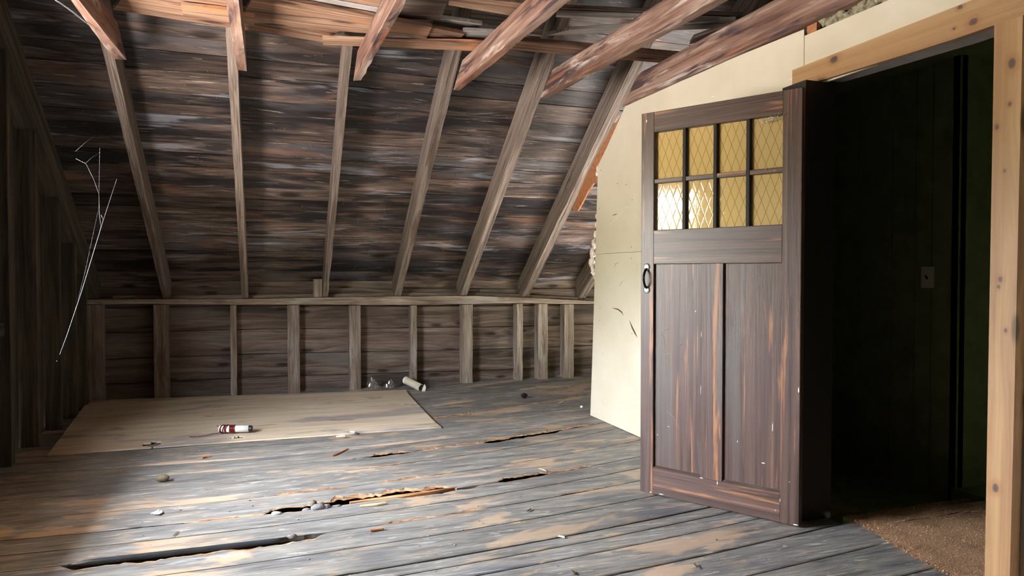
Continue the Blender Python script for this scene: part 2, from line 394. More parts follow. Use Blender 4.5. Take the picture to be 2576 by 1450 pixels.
for i in range(len(LINES)-1):
    ya, yb = LINES[i][0], LINES[i+1][0]
    fl.newboard(); uo, vo = fl.uo; rv = fl.bc[0]; rb = fl.bc[2]
    zt = random.uniform(-.0018, .0018)
    vis = 1.5 < ya < 6.6
    x1 = 5.0 if liney(ya, 2.4) > 4.78 else XR
    if liney(yb, 2.4) < 2.44: x1 = 2.505
    step = .016 if vis else .2
    nx = int((x1-XL)/step); b = len(fl.v); nr = 10
    cols = []
    for q in range(nx+1):
        x = XL+(x1-XL)*q/nx
        e0, r0 = edge(i, x, +1); e1, r1 = edge(i+1, x, -1)
        y0 = liney(ya, x)+e0; y1 = liney(yb, x)-e1; w = y1-y0
        r0 = min(r0, w*.4); r1 = min(r1, w*.4)
        dz0 = .002+(.006*min(1, r0/.03)*(1+1.2*fbm(x*34, 1+i, 2)) if r0 > .002 else 0)
        dz1 = .002+(.006*min(1, r1/.03)*(1+1.2*fbm(x*34, 5+i, 2)) if r1 > .002 else 0)
        m0 = max(r0, .006); m1 = max(r1, .006)
        tz = zt + .0012*fbm(x*2, i*7)
        u0 = .05 if r0 > .002 else 0; u1 = .03 if r1 > .002 else 0; zb0 = (-.013+.006*fbm(x*40, i, 6)) if r0 > .002 else -.024
        rows = [(y0+u0, zb0, False), (y0, tz-dz0, r0 > .002), (y0+m0*.55, tz-dz0*.55+(.003*fbm(x*30, i, 4) if r0 > .002 else 0), r0 > .002), (y0+m0, tz, False),
                (y0+w*.5-.001, tz-.0006, False), (y0+w*.5+.001, tz-.0006, False), (y1-m1, tz, False), (y1-m1*.55, tz-dz1*.55+(.003*fbm(x*30, i+9, 4) if r1 > .002 else 0), r1 > .002), (y1, tz-dz1, r1 > .002), (y1-u1, -.024, False)]
        cols.append(rows)
        for (yy, zz, rr) in rows: fl.v.append((x, yy, zz))
    for q in range(nx):
        for j in range(nr-1):
            idx = [b+q*nr+j, b+(q+1)*nr+j, b+(q+1)*nr+j+1, b+q*nr+j+1]
            cc = [(rv, 1.0 if fl_ else 0.0, rb, 1) for fl_ in (cols[q][j][2], cols[q+1][j][2], cols[q+1][j+1][2], cols[q][j+1][2])]
            fl.face(idx, [(uo+fl.v[k][0], vo+fl.v[k][1]+fl.v[k][2]) for k in idx], cc)
floor = struct(fl.build('floor', M['floor'], recalc=False))
sub = MB(); sub.box((XL, -1.95, -.20), (2.40, 6.95, -.14), 0); sub.box((2.40, 4.6, -.2), (5, 6.95, -.14), 0)
for k in range(9):
    y = -1.5+k*.95
for k in range(7):
    x = XL+.18+k*.62; sub.box((x, -1.9, -.139), (x+.05, 6.9, -.06), 1)
struct(sub.build('floor_underlay', M['dark']))

# ------------------------------------------------------------------ roof, knee wall, gables
ce = MB()
def slope_pt(x, t, off):   # t metres up the slope from the rafter foot
    return Vector((x, RY, RZ)) + Vector((0, -1, SL)).normalized()*t + RN*off
DEP = .20
t = -.38; RT = 5.35
while t < RT:
    w = random.choice((.135, .15, .16, .19, .21)); th = .02; o = DEP+random.uniform(0, .004)
    tilt = random.uniform(-.003, .003); n = 60 if t < 3.6 else 2; rings = []
    sd = random.random()*90
    for q in range(n+1):
        x = -1.62+6.7*q/n
        a = t+.002+.004*fbm(x*5, sd); b = t+w-.002+.004*fbm(x*5, sd+20)
        rings.append([slope_pt(x, a, o), slope_pt(x, b, o+tilt), slope_pt(x, b, o+th), slope_pt(x, a, o+th)])
    ce.loft(rings); t += w
# weatherproof cover over both slopes, the camera-side slope and its foot
rid = slope_pt(0, RT, DEP)
ce.prism([slope_pt(-1.7, -.5, DEP+.03), slope_pt(5.1, -.5, DEP+.03), slope_pt(5.1, RT+.1, DEP+.03), slope_pt(-1.7, RT+.1, DEP+.03)], RN*.02)
ce.prism([(-1.7, rid.y, rid.z+.08), (5.1, rid.y, rid.z+.08), (5.1, -2.1, rid.z+.08-(rid.y+2.1)*SL), (-1.7, -2.1, rid.z+.08-(rid.y+2.1)*SL)], (0, 0, .03))
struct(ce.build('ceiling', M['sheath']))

wb = MB(); zb = [-.12, .107, .325, .560, .780, .96]
zl = [-.12, .150, .368, .600, .82, 1.0]
for i in range(5):
    rings = []; n = 40
    for q in range(n+1):
        x = -1.62+6.7*q/n; f = min(1, max(0, (x+.1)/2.3)); f2 = f
        za = zl[i]*(1-f)+zb[i]*f+.003; zc = zl[i+1]*(1-f)+zb[i+1]*f-.005
        za += .004*fbm(x*3, i*5)+.001; zc += .004*fbm(x*3, (i+1)*5)
        rings.append([(x, 6.835, za), (x, 6.835, zc), (x, 6.86, zc), (x, 6.86, za)])
    wb.loft(rings)
wb.box((-1.7, 6.865, -.3), (5.1, 6.9, 1.05), 0)
struct(wb.build('wall_back', M['clad']))
wf = MB(); wf.box((-1.7, -1.98, -.2), (5.1, -1.92, 1.4), 0); struct(wf.build('wall_front', M['clad']))

# left gable with a window opening (out of frame, the light of the picture comes through it)
WZ0, WZ1, GX, REC = .85, 1.98, -1.53, -1.31
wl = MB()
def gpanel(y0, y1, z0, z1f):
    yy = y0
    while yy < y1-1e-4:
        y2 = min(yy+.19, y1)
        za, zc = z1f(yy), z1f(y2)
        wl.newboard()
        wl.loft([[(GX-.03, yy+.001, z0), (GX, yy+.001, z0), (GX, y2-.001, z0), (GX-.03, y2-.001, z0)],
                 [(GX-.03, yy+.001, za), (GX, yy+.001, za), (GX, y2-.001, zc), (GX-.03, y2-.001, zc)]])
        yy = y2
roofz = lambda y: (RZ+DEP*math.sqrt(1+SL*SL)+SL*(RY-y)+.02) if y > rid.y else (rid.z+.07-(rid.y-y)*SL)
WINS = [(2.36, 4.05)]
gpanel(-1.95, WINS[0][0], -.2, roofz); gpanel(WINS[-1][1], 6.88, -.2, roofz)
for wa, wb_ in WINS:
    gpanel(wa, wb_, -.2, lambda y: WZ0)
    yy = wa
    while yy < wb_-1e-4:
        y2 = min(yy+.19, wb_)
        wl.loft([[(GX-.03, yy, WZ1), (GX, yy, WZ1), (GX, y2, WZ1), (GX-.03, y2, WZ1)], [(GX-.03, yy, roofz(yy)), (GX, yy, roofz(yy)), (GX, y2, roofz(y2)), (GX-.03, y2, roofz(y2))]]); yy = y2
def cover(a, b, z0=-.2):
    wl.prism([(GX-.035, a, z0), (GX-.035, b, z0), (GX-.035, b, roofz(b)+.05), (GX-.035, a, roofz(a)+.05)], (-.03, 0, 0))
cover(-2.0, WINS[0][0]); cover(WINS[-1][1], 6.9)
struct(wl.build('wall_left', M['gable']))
ge = MB(); ge.prism([(5.0, -2, -.3), (5.0, 6.9, -.3), (5.0, 6.9, roofz(6.9)+.1), (5.0, rid.y, rid.z+.2), (5.0, -2, roofz(-2)+.1)], (.05, 0, 0))
struct(ge.build('wall_end', M['dark']))
for n_, (wa, wb_) in enumerate(WINS):
    wi = MB(); deep = REC
    wi.box((GX-.06, wb_, WZ0-.06), (deep, wb_+.03, WZ1+.25), 2); wi.box((GX-.06, wa-.03, WZ0-.06), (-1.42, wa, WZ1+.06), 2)  # far jamb deepened past the others to shade the left end beyond it
    wi.box((GX-.06, wa, WZ1), (-1.42, wb_, WZ1+.03), 1); wi.box((GX-.06, wa, WZ0-.03), (-1.42, wb_, WZ0), 1)
    for (a, b) in (((GX-.04, wa, WZ0), (GX, wa+.045, WZ1)), ((GX-.04, wb_-.045, WZ0), (GX, wb_, WZ1)), ((GX-.04, wa+.045, WZ0), (GX, wb_-.045, WZ0+.045)), ((GX-.04, wa+.045, WZ1-.045), (GX, wb_-.045, WZ1))):
        wi.box(a, b)
    win = struct(wi.build('window_%d' % (n_+1), M['pine']))
    hd_ = MB(); hd_.box((GX-.80, wa-.5, WZ1+.09), (GX-.066, wb_+.5, WZ1+.12), 1); struct(hd_.build('unseen_hood', M['gable']))  # hood added out of view above the window to cut off steep skylight

def platez(x):
    P = [(-1.7, .915), (-1.33, .911), (-.28, .900), (1.18, .909), (2.0, .904), (2.6, .875), (3.25, .835), (5.1, .80)]
    for (a, b), (c, d) in zip(P, P[1:]):
        if a <= x <= c: return b+(d-b)*(x-a)/(c-a)
    return .8
def plateb(x):
    P = [(-1.7, .862), (-.95, .853), (-.3, .838), (.2, .832), (1.2, .812), (2.5, .812), (3.0, .797), (5.1, .76)]
    for (a, b), (c, d) in zip(P, P[1:]):
        if a <= x <= c: return b+(d-b)*(x-a)/(c-a)
    return .76
# rafters ---------------------------------------------------------------
RAF = [('R1', (405, 432, 742), (259, 286, 115), 'leftmost rafter, in shadow beside the dark gable wall'),
       ('R2', (607, 626, 750), (575, 598, 179), 'second rafter from the left, pale, with a short tie beam hung beside its top'),
       ('R3', (808, 826, 753), (865, 883.5, 118.6), 'third rafter from the left, narrow and pale with a block nailed at its foot'),
       ('R4', (985, 1007, 753), (1128, 1161, 127), 'fourth rafter from the left, weathered grey brown, in the middle of the roof slope'),
       ('R5', (1145.5, 1173, 752), (1365.5, 1400, 132), 'fifth rafter from the left, ending at the longest reddish tie beam'),
       ('R6', (1300, 1329, 751), (1569.6, 1613, 165.5), 'sixth rafter from the left, touching the slanted edge of the cream panel'),
       ('R7', (1442, 1472, 753), (1482, 1512, 682), 'short visible rafter foot in the dark gap behind the cream panel')]
up = Vector((0, -1, SL)).normalized()
RX = {}
for nm, (bl, br, by), (tl, tr, ty), lab in RAF:
    def fix(l, r, y):
        sh = lambda x, P: (x-VPX)/P.y*.115
        P = onRoof((l+r)/2, y)
        if l > VPX: l += sh(l, P)*.9
        else: r += sh(r, P)*.9
        return onRoof(l, y), onRoof(r, y)
    a, b = fix(bl, br, by); c, d = fix(tl, tr, ty)
    if nm == 'R7': c.x = a.x+.0; d.x = b.x+.0
    n = 44; rings = []; sd = random.random()*50
    wd = ((b.x-a.x)+(d.x-c.x))/2; xc0 = (a.x+b.x)/2; xc1 = (c.x+d.x)/2
    tb = (a-Vector((a.x, RY, RZ))).length*(1 if a.z > RZ else -1); tt = (c-Vector((c.x, RY, RZ))).length
    RX[nm] = (xc0, xc1, wd)
    for q in range(n+1):
        sf = (platez(xc0)-.004-RZ)/.595; s_ = sf+(4.9-sf)*q/n
        xc = xc0+(xc1-xc0)*(s_-tb)/(tt-tb) if s_ < 3.2 else xc0+(xc1-xc0)*(3.2-tb)/(tt-tb)
        r = []
        for j, (sx, of) in enumerate(((-1, 0), (1, 0), (1, DEP-.001), (-1, DEP-.001))):
            k = .0035; sj = s_-(.265 if q == 0 and j > 1 else 0)
            r.append(slope_pt(xc+sx*wd/2+k*2*fbm(s_*5, j*4, sd), sj, of+(k*2*fbm(s_*6, j*4+20, sd) if of == 0 else 0)))
        rings.append(r)
    m = MB(); m.loft(rings); o = m.build('rafter', M['rafter'], origin=rings[0][0])
    tag(o, lab, 'rafter', 'rafters of the roof slope')

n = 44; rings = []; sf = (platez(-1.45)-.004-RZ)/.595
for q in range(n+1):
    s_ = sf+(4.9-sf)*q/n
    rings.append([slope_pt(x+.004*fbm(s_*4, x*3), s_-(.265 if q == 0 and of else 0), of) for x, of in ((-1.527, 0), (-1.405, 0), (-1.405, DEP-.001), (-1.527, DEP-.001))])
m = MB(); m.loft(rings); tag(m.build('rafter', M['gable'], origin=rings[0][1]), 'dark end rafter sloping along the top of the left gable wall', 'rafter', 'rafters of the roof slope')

# tie beams -------------------------------------------------------------
TIES = [(-.857, -.792, .0, -.035, 2.38, 2.53, 'leftmost tie beam, its underside brightly lit, cutting across the top left corner'),
        (-.182, -.128, -.002, .0, 2.38, 2.54, 'second tie beam from the left, seen almost end on with a rough sawn underside'),
        (.522, .572, .026, .024, 2.38, 2.515, 'third tie beam from the left, reddish with a pale waney lower edge'),
        (1.196, 1.245, .042, .044, 2.38, 2.525, 'fourth tie beam from the left, scarred reddish brown, ending by the middle rafter'),
        (1.838, 1.892, .056, .058, 2.38, 2.53, 'fifth tie beam from the left, longest free hanging one, red brown with purple stains')]
for (xl, xr, kl, kr, z0, z1, lab) in TIES:
    m = MB(); n = 60; rings = []; sd = random.random()*60; ye = 4.585
    wany = .014 if 'waney' in lab or 'scarred' in lab else .004
    for q in range(n+1):
        f = q/n; r = []
        for j, (x, kk, z) in enumerate(((xl, kl, z0), (xr, kr, z0), (xr, kr, z1), (xl, kl, z1))):
            y_end = ye-(z-z0)/SL*1.0; y = y_end+(-1.6-y_end)*f
            wb_ = wany if j == 1 else .004
            r.append((x+kk*(4.55-y)-(abs(fbm(y*6, j, sd))*wb_*2), y, z+(abs(fbm(y*7, j+9, sd))*wb_*2 if j < 2 else 0)))
        rings.append(r)
    m.loft(rings); tag(m.build('collar_tie', M['tie'], origin=(xl, ye, z0)), lab, 'tie beam', 'tie beams across the attic')
m = MB(); rings = []; n = 60; sd = 5.5
for q in range(n+1):
    f = q/n; r = []
    for j, (x, z) in enumerate(((2.352, 2.302), (2.405, 2.302), (2.405, 2.470), (2.352, 2.470))):
        y_end = 4.32-(z-2.302)/SL; y = y_end+(-1.0-y_end)*f
        zz = z+(.004*fbm(y*5, j, sd)) - (.035*max(0, (4.3-y)/3) if z < 2.4 else 0)
        r.append((x+.008*fbm(y*4, j+5, sd)*(1 if j in (0, 3) else 0), y, zz))
    rings.append(r)
m.loft(rings); tag(m.build('collar_tie', M['tie'], origin=(2.36, 4.32, 2.3)), 'thick blotched tie beam running along the top of the cream panel', 'tie beam', 'tie beams across the attic')

# knee wall: plate, studs -----------------------------------------------
m = MB(); rings = []
for q in range(101):
    x = -1.52+6.5*q/100; zt = platez(x)-.012+.005*fbm(x*4, 2.2); z0 = plateb(x)+.005*fbm(x*4, 8.2); y0 = RY-.012+.008*fbm(x*3, 5)
    rings.append([(x, y0, z0), (x, y0, zt), (x, 6.83, zt), (x, 6.83, z0)])
m.loft(rings); tag(m.build('top_plate', M['stud'], origin=rings[0][0]), 'long wavy top plate lying along the knee wall under the rafter feet', 'timber plate')
m = MB(); rings = []
for q in range(81):
    x = -1.3+6.2*q/80; zt = platez(x)+.020+.006*fbm(x*5, 12.2)
    rings.append([(x, 6.80, platez(x)-.009), (x, 6.80, zt), (x, 6.832, zt), (x, 6.832, platez(x)-.009)])
m.loft(rings); tag(m.build('ledger_strip', M['stud'], origin=rings[0][0]), 'thin strip of wood behind the rafter feet on the top plate', 'timber strip')
STUD = [(215, 265, 1005, 'widest knee wall stud, lost in the dark left corner'), (388, 428, 1002, 'dark wide knee wall stud behind the left half of the plywood'),
        (581, 597, 996.5, 'narrow knee wall stud straight behind the white wire wrapped tube'), (724, 755, 988.7, 'brown grained knee wall stud, fourth from the left'),
        (877, 908, 982, 'knee wall stud left of the crumpled clear plastic'), (1030, 1049, 984, 'narrow knee wall stud with the card tube leaning at its foot'),
        (1157, 1189, 983.7, 'palest grey knee wall stud, standing alone right of the card tube'), (1292, 1315, 970, 'narrow two toned knee wall stud, left one of the close pair'),
        (1345, 1378, 964.5, 'wide knee wall stud, right one of the close pair'), (1410, 1443, 974, 'knee wall stud with a splintered rotten foot, beside the cream panel')]
for (xa, xb, yb, lab) in STUD:
    sh = (xa-VPX)*.10/RY
    if xa > VPX: xa += max(0, sh)*.9
    else: xb += min(0, ((xb-VPX)*.10/RY))*.9
    a = onY(xa, yb, RY); b = onY(xb, yb, RY); rings = []; n = 26; sd = random.random()*40
    zt = plateb((a.x+b.x)/2)-.007
    for q in range(n+1):
        z = -.02+(zt+.02)*q/n
        rings.append([Vector((x+.007*fbm(z*6, j*3, sd), y+.005*fbm(z*6, j*3+9, sd)*(1 if y < 6.75 else 0), z)) for j, (x, y) in enumerate(((a.x, RY), (b.x, RY), (b.x, 6.834), (a.x, 6.834)))])
    m = MB(); m.loft(rings); tag(m.build('knee_stud', M['stud'], origin=rings[0][0]), lab, 'stud', 'studs of the knee wall')
# block at the foot of the third rafter
a = onY(790, 748, 6.75); b = onY(811, 700, 6.75)
m = MB(); m.bar((a.x+.035, 6.77, platez(a.x)-.008), (a.x+.035, 6.77, b.z-.01), .08, .05, (0, 1, 0), 6, .004)
tag(m.build('wood_block', M['stud'], origin=(a.x, 6.77, .9)), 'short wood block standing on the top plate left of the third rafter foot', 'wood block')

# gable studs -----------------------------------------------------------
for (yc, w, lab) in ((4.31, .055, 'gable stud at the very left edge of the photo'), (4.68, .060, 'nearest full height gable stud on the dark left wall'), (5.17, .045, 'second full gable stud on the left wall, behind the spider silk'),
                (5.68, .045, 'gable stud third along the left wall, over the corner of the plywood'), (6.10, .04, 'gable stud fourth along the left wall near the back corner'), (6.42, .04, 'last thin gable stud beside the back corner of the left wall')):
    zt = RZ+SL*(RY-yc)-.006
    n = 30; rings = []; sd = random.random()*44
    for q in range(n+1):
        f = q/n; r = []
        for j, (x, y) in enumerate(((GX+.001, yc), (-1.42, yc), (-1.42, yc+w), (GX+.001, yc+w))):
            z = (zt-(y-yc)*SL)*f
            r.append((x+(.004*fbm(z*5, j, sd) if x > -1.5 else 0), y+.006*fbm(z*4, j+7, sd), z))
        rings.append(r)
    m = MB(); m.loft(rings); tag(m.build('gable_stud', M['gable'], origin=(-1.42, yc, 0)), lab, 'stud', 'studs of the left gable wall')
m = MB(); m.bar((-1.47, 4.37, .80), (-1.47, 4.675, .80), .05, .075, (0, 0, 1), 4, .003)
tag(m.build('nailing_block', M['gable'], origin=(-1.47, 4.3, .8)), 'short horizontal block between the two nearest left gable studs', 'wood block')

# ceiling boards left on the tie beams ----------------------------------
def lid(name, mat, lab, quad, z=2.55, th=.02, jag=0.0, flip=False):
    """board lying above the tie beams; quad = near-left, near-right, far-right, far-left picture corners"""
    nl, nr, fr, fl_ = [onZ(x, y, z) for x, y in quad]
    m = MB(); rings = []; n = 24; sd = random.random()*50
    for q in range(n+1):
        f = q/n; a = nl.lerp(nr, f); b = fl_.lerp(fr, f)
        a = a+Vector((0, .006*fbm(f*9, sd), 0)); b = b+Vector((0, .006*fbm(f*9, sd+9), 0))
        if q == n and jag: a = a+Vector((jag, 0, 0))
        rings.append([a, b, b+Vector((0, 0, th)), a+Vector((0, 0, th))])
    m.loft(rings); return tag(m.build(name, mat, origin=nl), lab, 'board', 'boards left on the tie beams')
lid('loose_board', M['ceil'], 'wide orange brown ceiling board crossing above the second and third tie beams', [(640, -14), (1087, 68), (1072, 97), (600, 56)], 2.545)
lid('loose_board', M['ceil'], 'long pinkish brown board beyond the first two tie beams, lowest along the roof slope', [(330, -30), (860, 72), (816, 107), (284, 24)], 2.575)
lid('loose_board', M['greyb'], 'silvery white strip of board left of the third tie beam at the top edge', [(800, -8), (956, 20), (944, 37), (742, -4)], 2.57)
lid('loose_board', M['ceil'], 'narrow pinkish strip just above the silvery strip at the top edge', [(930, -18), (966, -10), (953, 18), (850, -4)], 2.575)
lid('loose_board', M['ceil'], 'bright orange board at the top edge left of the second tie beam', [(440, -30), (600, -5), (580, 17), (395, -6)], 2.548)
lid('loose_board', M['ceil'], 'short orange lath with a bright broken left end beside the second tie beam', [(455, 12), (640, 34), (640, 64), (461, 38)], 2.543, .018)
lid('loose_board', M['clad'], 'dark wide board with a ragged right end, right of the third tie beam', [(1000, -40), (1138, -30), (1108, 52), (985, 45)], 2.60)
lid('loose_board', M['greyb'], 'short pale grey board hanging above the gap between third and fourth tie beams', [(1100, 44), (1213, 61), (1190, 78), (1080, 68)], 2.62)
lid('loose_board', M['ceil'], 'short light brown board with a jagged right end left of the fourth tie beam', [(1087, 70), (1168, 86), (1154, 101), (1072, 96)], 2.56)
lid('loose_board', M['greyb'], 'small grey brown board end touching the fourth tie beam', [(1166, 77), (1260, 82), (1240, 107), (1152, 98)], 2.575)
lid('loose_board', M['ceil'], 'brown board slanting to the fourth tie beam at the top edge', [(1136, -10), (1330, 10), (1310, 44), (1128, 13)], 2.545)
lid('loose_board', M['ceil'], 'long thin board running under all loose boards from the third beam toward the fifth', [(811, 93), (1240, 104), (1262, 131), (813, 113)], 2.536, .008)
lid('loose_board', M['ceil'], 'thin board between the fourth tie beam and the cream panel', [(1268, 100), (1745, 144), (1690, 161), (1268, 124)], 2.545, .03)
lid('loose_board', M['clad'], 'dark strip high between the fourth and fifth tie beams with a whitish edge', [(1414, 20), (1870, 40), (1852, 52), (1400, 34)], 2.60)
lid('loose_board', M['greyb'], 'thin whitish strip above the gap right of the fourth tie beam', [(1400, 34), (1852, 52), (1846, 56), (1398, 43)], 2.575)
lid('loose_board', M['greyb'], 'wedge shaped grey board lying askew behind the fifth tie beam', [(1430, 76), (1850, 50), (1840, 70), (1372, 90)], 2.57)
lid('loose_board', M['clad'], 'rough dark board end above the last tie beam', [(1745, 96), (1905, 40), (1900, 60), (1735, 112)], 2.50)

# ------------------------------------------------------------------ partition wall on the right
PX = 2.37
pw = MB()
def ppoly(pts, d=(.012, 0, 0)): pw.prism([onX(x, y, PX) if len(p_) == 2 else Vector(p_) for p_ in pts for (x, y) in [p_[:2]]], d)
E_ = lambda x, y: onX(x, y, PX)
P = E_
top = [Vector((PX, 4.296, 2.312)), Vector((PX, 3.6, 2.300)), Vector((PX, 3.0, 2.284)), Vector((PX, 2.592, 2.268))]
left = [P(1575, 262), P(1562, 292), P(1545, 330), P(1526, 372), P(1505, 415), P(1503, 460), P(1498, 637)]
s1 = Vector((PX, left[-1].y, 1.2715)); s0 = Vector((PX, left[-1].y+.004, 1.2695))
pw.prism(left[:-1]+[s1, Vector((PX, 2.592, 1.2715)), top[3], top[2], top[1]], (.012, 0, 0))
pw.prism([s0, P(1494, 770), P(1490, 900), Vector((PX, 4.854, .004)), Vector((PX, 2.46, .004)), Vector((PX, 2.46, 1.2695))], (.012, 0, 0))
pw.prism([Vector((PX, 2.589, 2.236)), Vector((PX, 2.589, 1.985)), Vector((PX, .2, 1.985)), Vector((PX, .2, 2.20))], (.012, 0, 0))
pw.prism([Vector((PX, 2.592, 1.2715)), Vector((PX, 2.46, 1.2715)), Vector((PX, 2.46, 1.985)), Vector((PX, 2.592, 1.985))], (.012, 0, 0))
w0 = onX(2558.5, 1450, 2.400); w1 = onX(2571, 1006, 2.400); wy = lambda z: w0.y+(w1.y-w0.y)*(z-w0.z)/(w1.z-w0.z)
pw.prism([Vector((2.400, wy(0), .0)), Vector((2.400, wy(1.984), 1.984)), Vector((2.400, -1.95, 1.984)), Vector((2.400, -1.95, .0))], (.012, 0, 0))
wr = struct(pw.build('wall_right', M['cream']))
# scuffs and scratches on the panel
def mark(pts, w, mat, par, X=PX-.0008):
    m = MB(); Q = [onX(x, y, X) for x, y in pts]; n = len(Q)
    for a, b, k0, k1 in [(Q[i], Q[i+1], math.sin(math.pi*(i+.12)/(n-.76)), math.sin(math.pi*(i+1.12)/(n-.76))) for i in range(n-1)]:
        d = (b-a).normalized(); s_ = Vector((0, -d.z, d.y)).normalized()*w/2
        m.loft([[a-s_*k0, a+s_*k0, a+s_*k0+Vector((.0006, 0, 0)), a-s_*k0+Vector((.0006, 0, 0))], [b-s_*k1, b+s_*k1, b+s_*k1+Vector((.0006, 0, 0)), b-s_*k1+Vector((.0006, 0, 0))]])
    return m.build('scuff_mark', mat, par)
mark([(1540, 775), (1555, 779), (1564, 786), (1568, 794)], .012, M['mark'], wr)
mark([(1583, 806), (1590, 824), (1597, 838), (1603, 849)], .018, M['mark'], wr)
mark([(1544, 674), (1549, 664), (1556, 660)], .005, M['seam'], wr)
mark([(1557, 722), (1563, 712), (1566, 708)], .004, M['seam'], wr)
mark([(1524, 573), (1540, 560), (1555, 546), (1572, 522), (1606, 518)], .004, M['paperw'], wr)
mark([(1540, 543), (1547, 540), (1553, 538)], .010, M['seam'], wr)
for (x, y) in ((1508, 806), (1509, 776), (1575, 465), (1590, 503), (1588, 622), (1588, 650), (1508, 525), (1511, 428), (1553, 462), (1590, 840), (1516, 890)):
    p = onX(x, y, PX-.0008); m = MB(); m.blob(p, .004, 1, .2, (.3, 1, 1)); m.build('nail_hole', M['mark'], wr)
# framing hidden behind the panel, and the dark inside of the hall
bk = MB()
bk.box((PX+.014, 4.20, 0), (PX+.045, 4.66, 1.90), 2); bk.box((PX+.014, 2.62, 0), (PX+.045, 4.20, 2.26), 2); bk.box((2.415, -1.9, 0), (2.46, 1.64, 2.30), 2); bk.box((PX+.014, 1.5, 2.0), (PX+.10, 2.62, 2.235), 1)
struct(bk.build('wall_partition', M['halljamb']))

# pine casing round the doorway
def knotty(name, pts, grain):
    m = M['pine'].copy(); m.name = name; nt = m.node_tree; k = N(nt)
    b = [n for n in nt.nodes if n.type == 'BSDF_PRINCIPLED'][0]; src = b.inputs['Base Color'].links[0].from_socket
    tc = k.add('ShaderNodeTexCoord').outputs['Object']
    nz = k.noise(tc, (30, 30), 3, .6); c = src
    for (p, r_) in pts:
        vs = k.add('ShaderNodeVectorMath', operation='SUBTRACT'); k.link(tc, vs.inputs[0]); vs.inputs[1].default_value = p
        vm = k.add('ShaderNodeVectorMath', operation='MULTIPLY'); k.link(vs.outputs[0], vm.inputs[0]); vm.inputs[1].default_value = grain
        vl = k.add('ShaderNodeVectorMath', operation='LENGTH'); k.link(vm.outputs[0], vl.inputs[0])
        d = k.math('ADD', vl.outputs['Value'], k.math('MULTIPLY', k.math('SUBTRACT', nz, .5), r_*.7))
        c = k.mix(k.rng(d, r_*.9, r_*2.4, .45, 0), c, S(150, 92, 50))
        c = k.mix(k.rng(d, r_*.62, r_*1.0, .9, 0), c, S(92, 76, 68))
        c = k.mix(k.rng(d, r_*.3, r_*.6, .6, 0), c, S(70, 62, 66))
    k.link(c, b.inputs['Base Color']); return m
def pine_bar(name, a, b, axis): m = MB(); m.box(a, b, axis); return m.build(name, M['pine'])
t1 = MB(); n = 30; rings = []
for q in range(n+1):
    f = q/n; y = 2.640+(.2-2.640)*f
    zt_ = 2.088; zb_ = 1.998-.026*min(1, (2.64-y)/.8)
    rings.append([(2.346, y, zb_), (2.346, y, zt_), (2.366, y, zt_), (2.366, y, zb_)])
t1.loft(rings); kp = lambda x, y: tuple(onX(x, y, 2.346))
struct(t1.build('trim_1', knotty('knotty_pine_header', [(kp(2098, 150), .020), (kp(2448, 55), .016), (kp(2400, 72), .006), (kp(2415, 18), .010)], (1, .8, 1.1))))
t2 = MB(); rings = []
yr0 = onX(2540, 1450, 2.346).y; yr1 = onX(2551.6, 1006, 2.346).y; zr0 = onX(2540, 1450, 2.346).z; zr1 = onX(2551.6, 1006, 2.346).z
for q in range(31):
    z = 1.972*q/30; k = .006*(1-q/30)
    yr = yr0+(yr1-yr0)*(z-zr0)/(zr1-zr0) if z < zr1 else yr1+(1.582-yr1)*(z-zr1)/(1.972-zr1)
    rings.append([(2.346, 1.676+k, z), (2.346, yr, z), (2.388, yr-.001, z), (2.388, 1.676+k, z)])
t2.loft(rings); struct(t2.build('trim_2', knotty('knotty_pine_post', [(kp(2504, 1228), .015), (kp(2530, 832), .008), (kp(2516, 703), .010), (kp(2512, 722), .007), (kp(2540, 262), .009), (kp(2545, 160), .018), (kp(2527, 430), .006), (kp(2508, 320), .009)], (1, 1.1, .8))))
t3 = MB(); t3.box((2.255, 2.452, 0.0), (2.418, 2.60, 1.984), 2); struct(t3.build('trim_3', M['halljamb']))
t4 = MB(); t4.loft([[(2.367, 2.46, 1.994), (2.47, 2.46, 1.994), (2.47, 2.46, 2.02), (2.367, 2.46, 2.02)], [(2.367, 1.84, 1.974), (2.47, 1.84, 1.974), (2.47, 1.84, 2.02), (2.367, 1.84, 2.02)], [(2.367, 1.5, 1.974), (2.47, 1.5, 1.974), (2.47, 1.5, 2.02), (2.367, 1.5, 2.02)]]); t4.box((2.389, 1.60, 0), (2.44, 1.672, 1.975), 2); struct(t4.build('trim_4', M['header']))

# hall behind the doorway
HX = 3.40
h = MB(); gy = [4.22, 4.05, 3.9, 3.66, 3.424, 3.248, 3.010, 2.856, 2.755, 2.60]
for a, b in zip(gy, gy[1:]): h.loft([[(HX, a-.004, -.3), (HX, b+.004, -.3), (HX+.02, b+.004, -.3), (HX+.02, a-.004, -.3)], [(HX, a-.004, 2.3), (HX, b+.004, 2.3), (HX+.02, b+.004, 2.3), (HX+.02, a-.004, 2.3)]])
h.box((HX+.012, 2.6, -.3), (HX+.05, 4.22, 2.3), 2)
h.box((HX, 2.60, -.3), (4.5, 2.64, 2.3), 0); h.box((4.5, .4, -.3), (4.55, 2.64, 2.3), 2)
h.box((PX+.046, 4.20, -.3), (HX+.05, 4.24, 2.3), 0); h.box((PX+.05, .38, -.3), (4.55, .42, 2.3), 0)
struct(h.build('wall_hall', M['hall']))
h = MB(); h.box((PX+.05, .4, 2.262), (4.55, 4.24, 2.30), 1); struct(h.build('ceiling_hall', M['hall']))
h = MB(); h.box((PX+.03, 2.30, -.16), (HX, 4.22, -.086), 1)
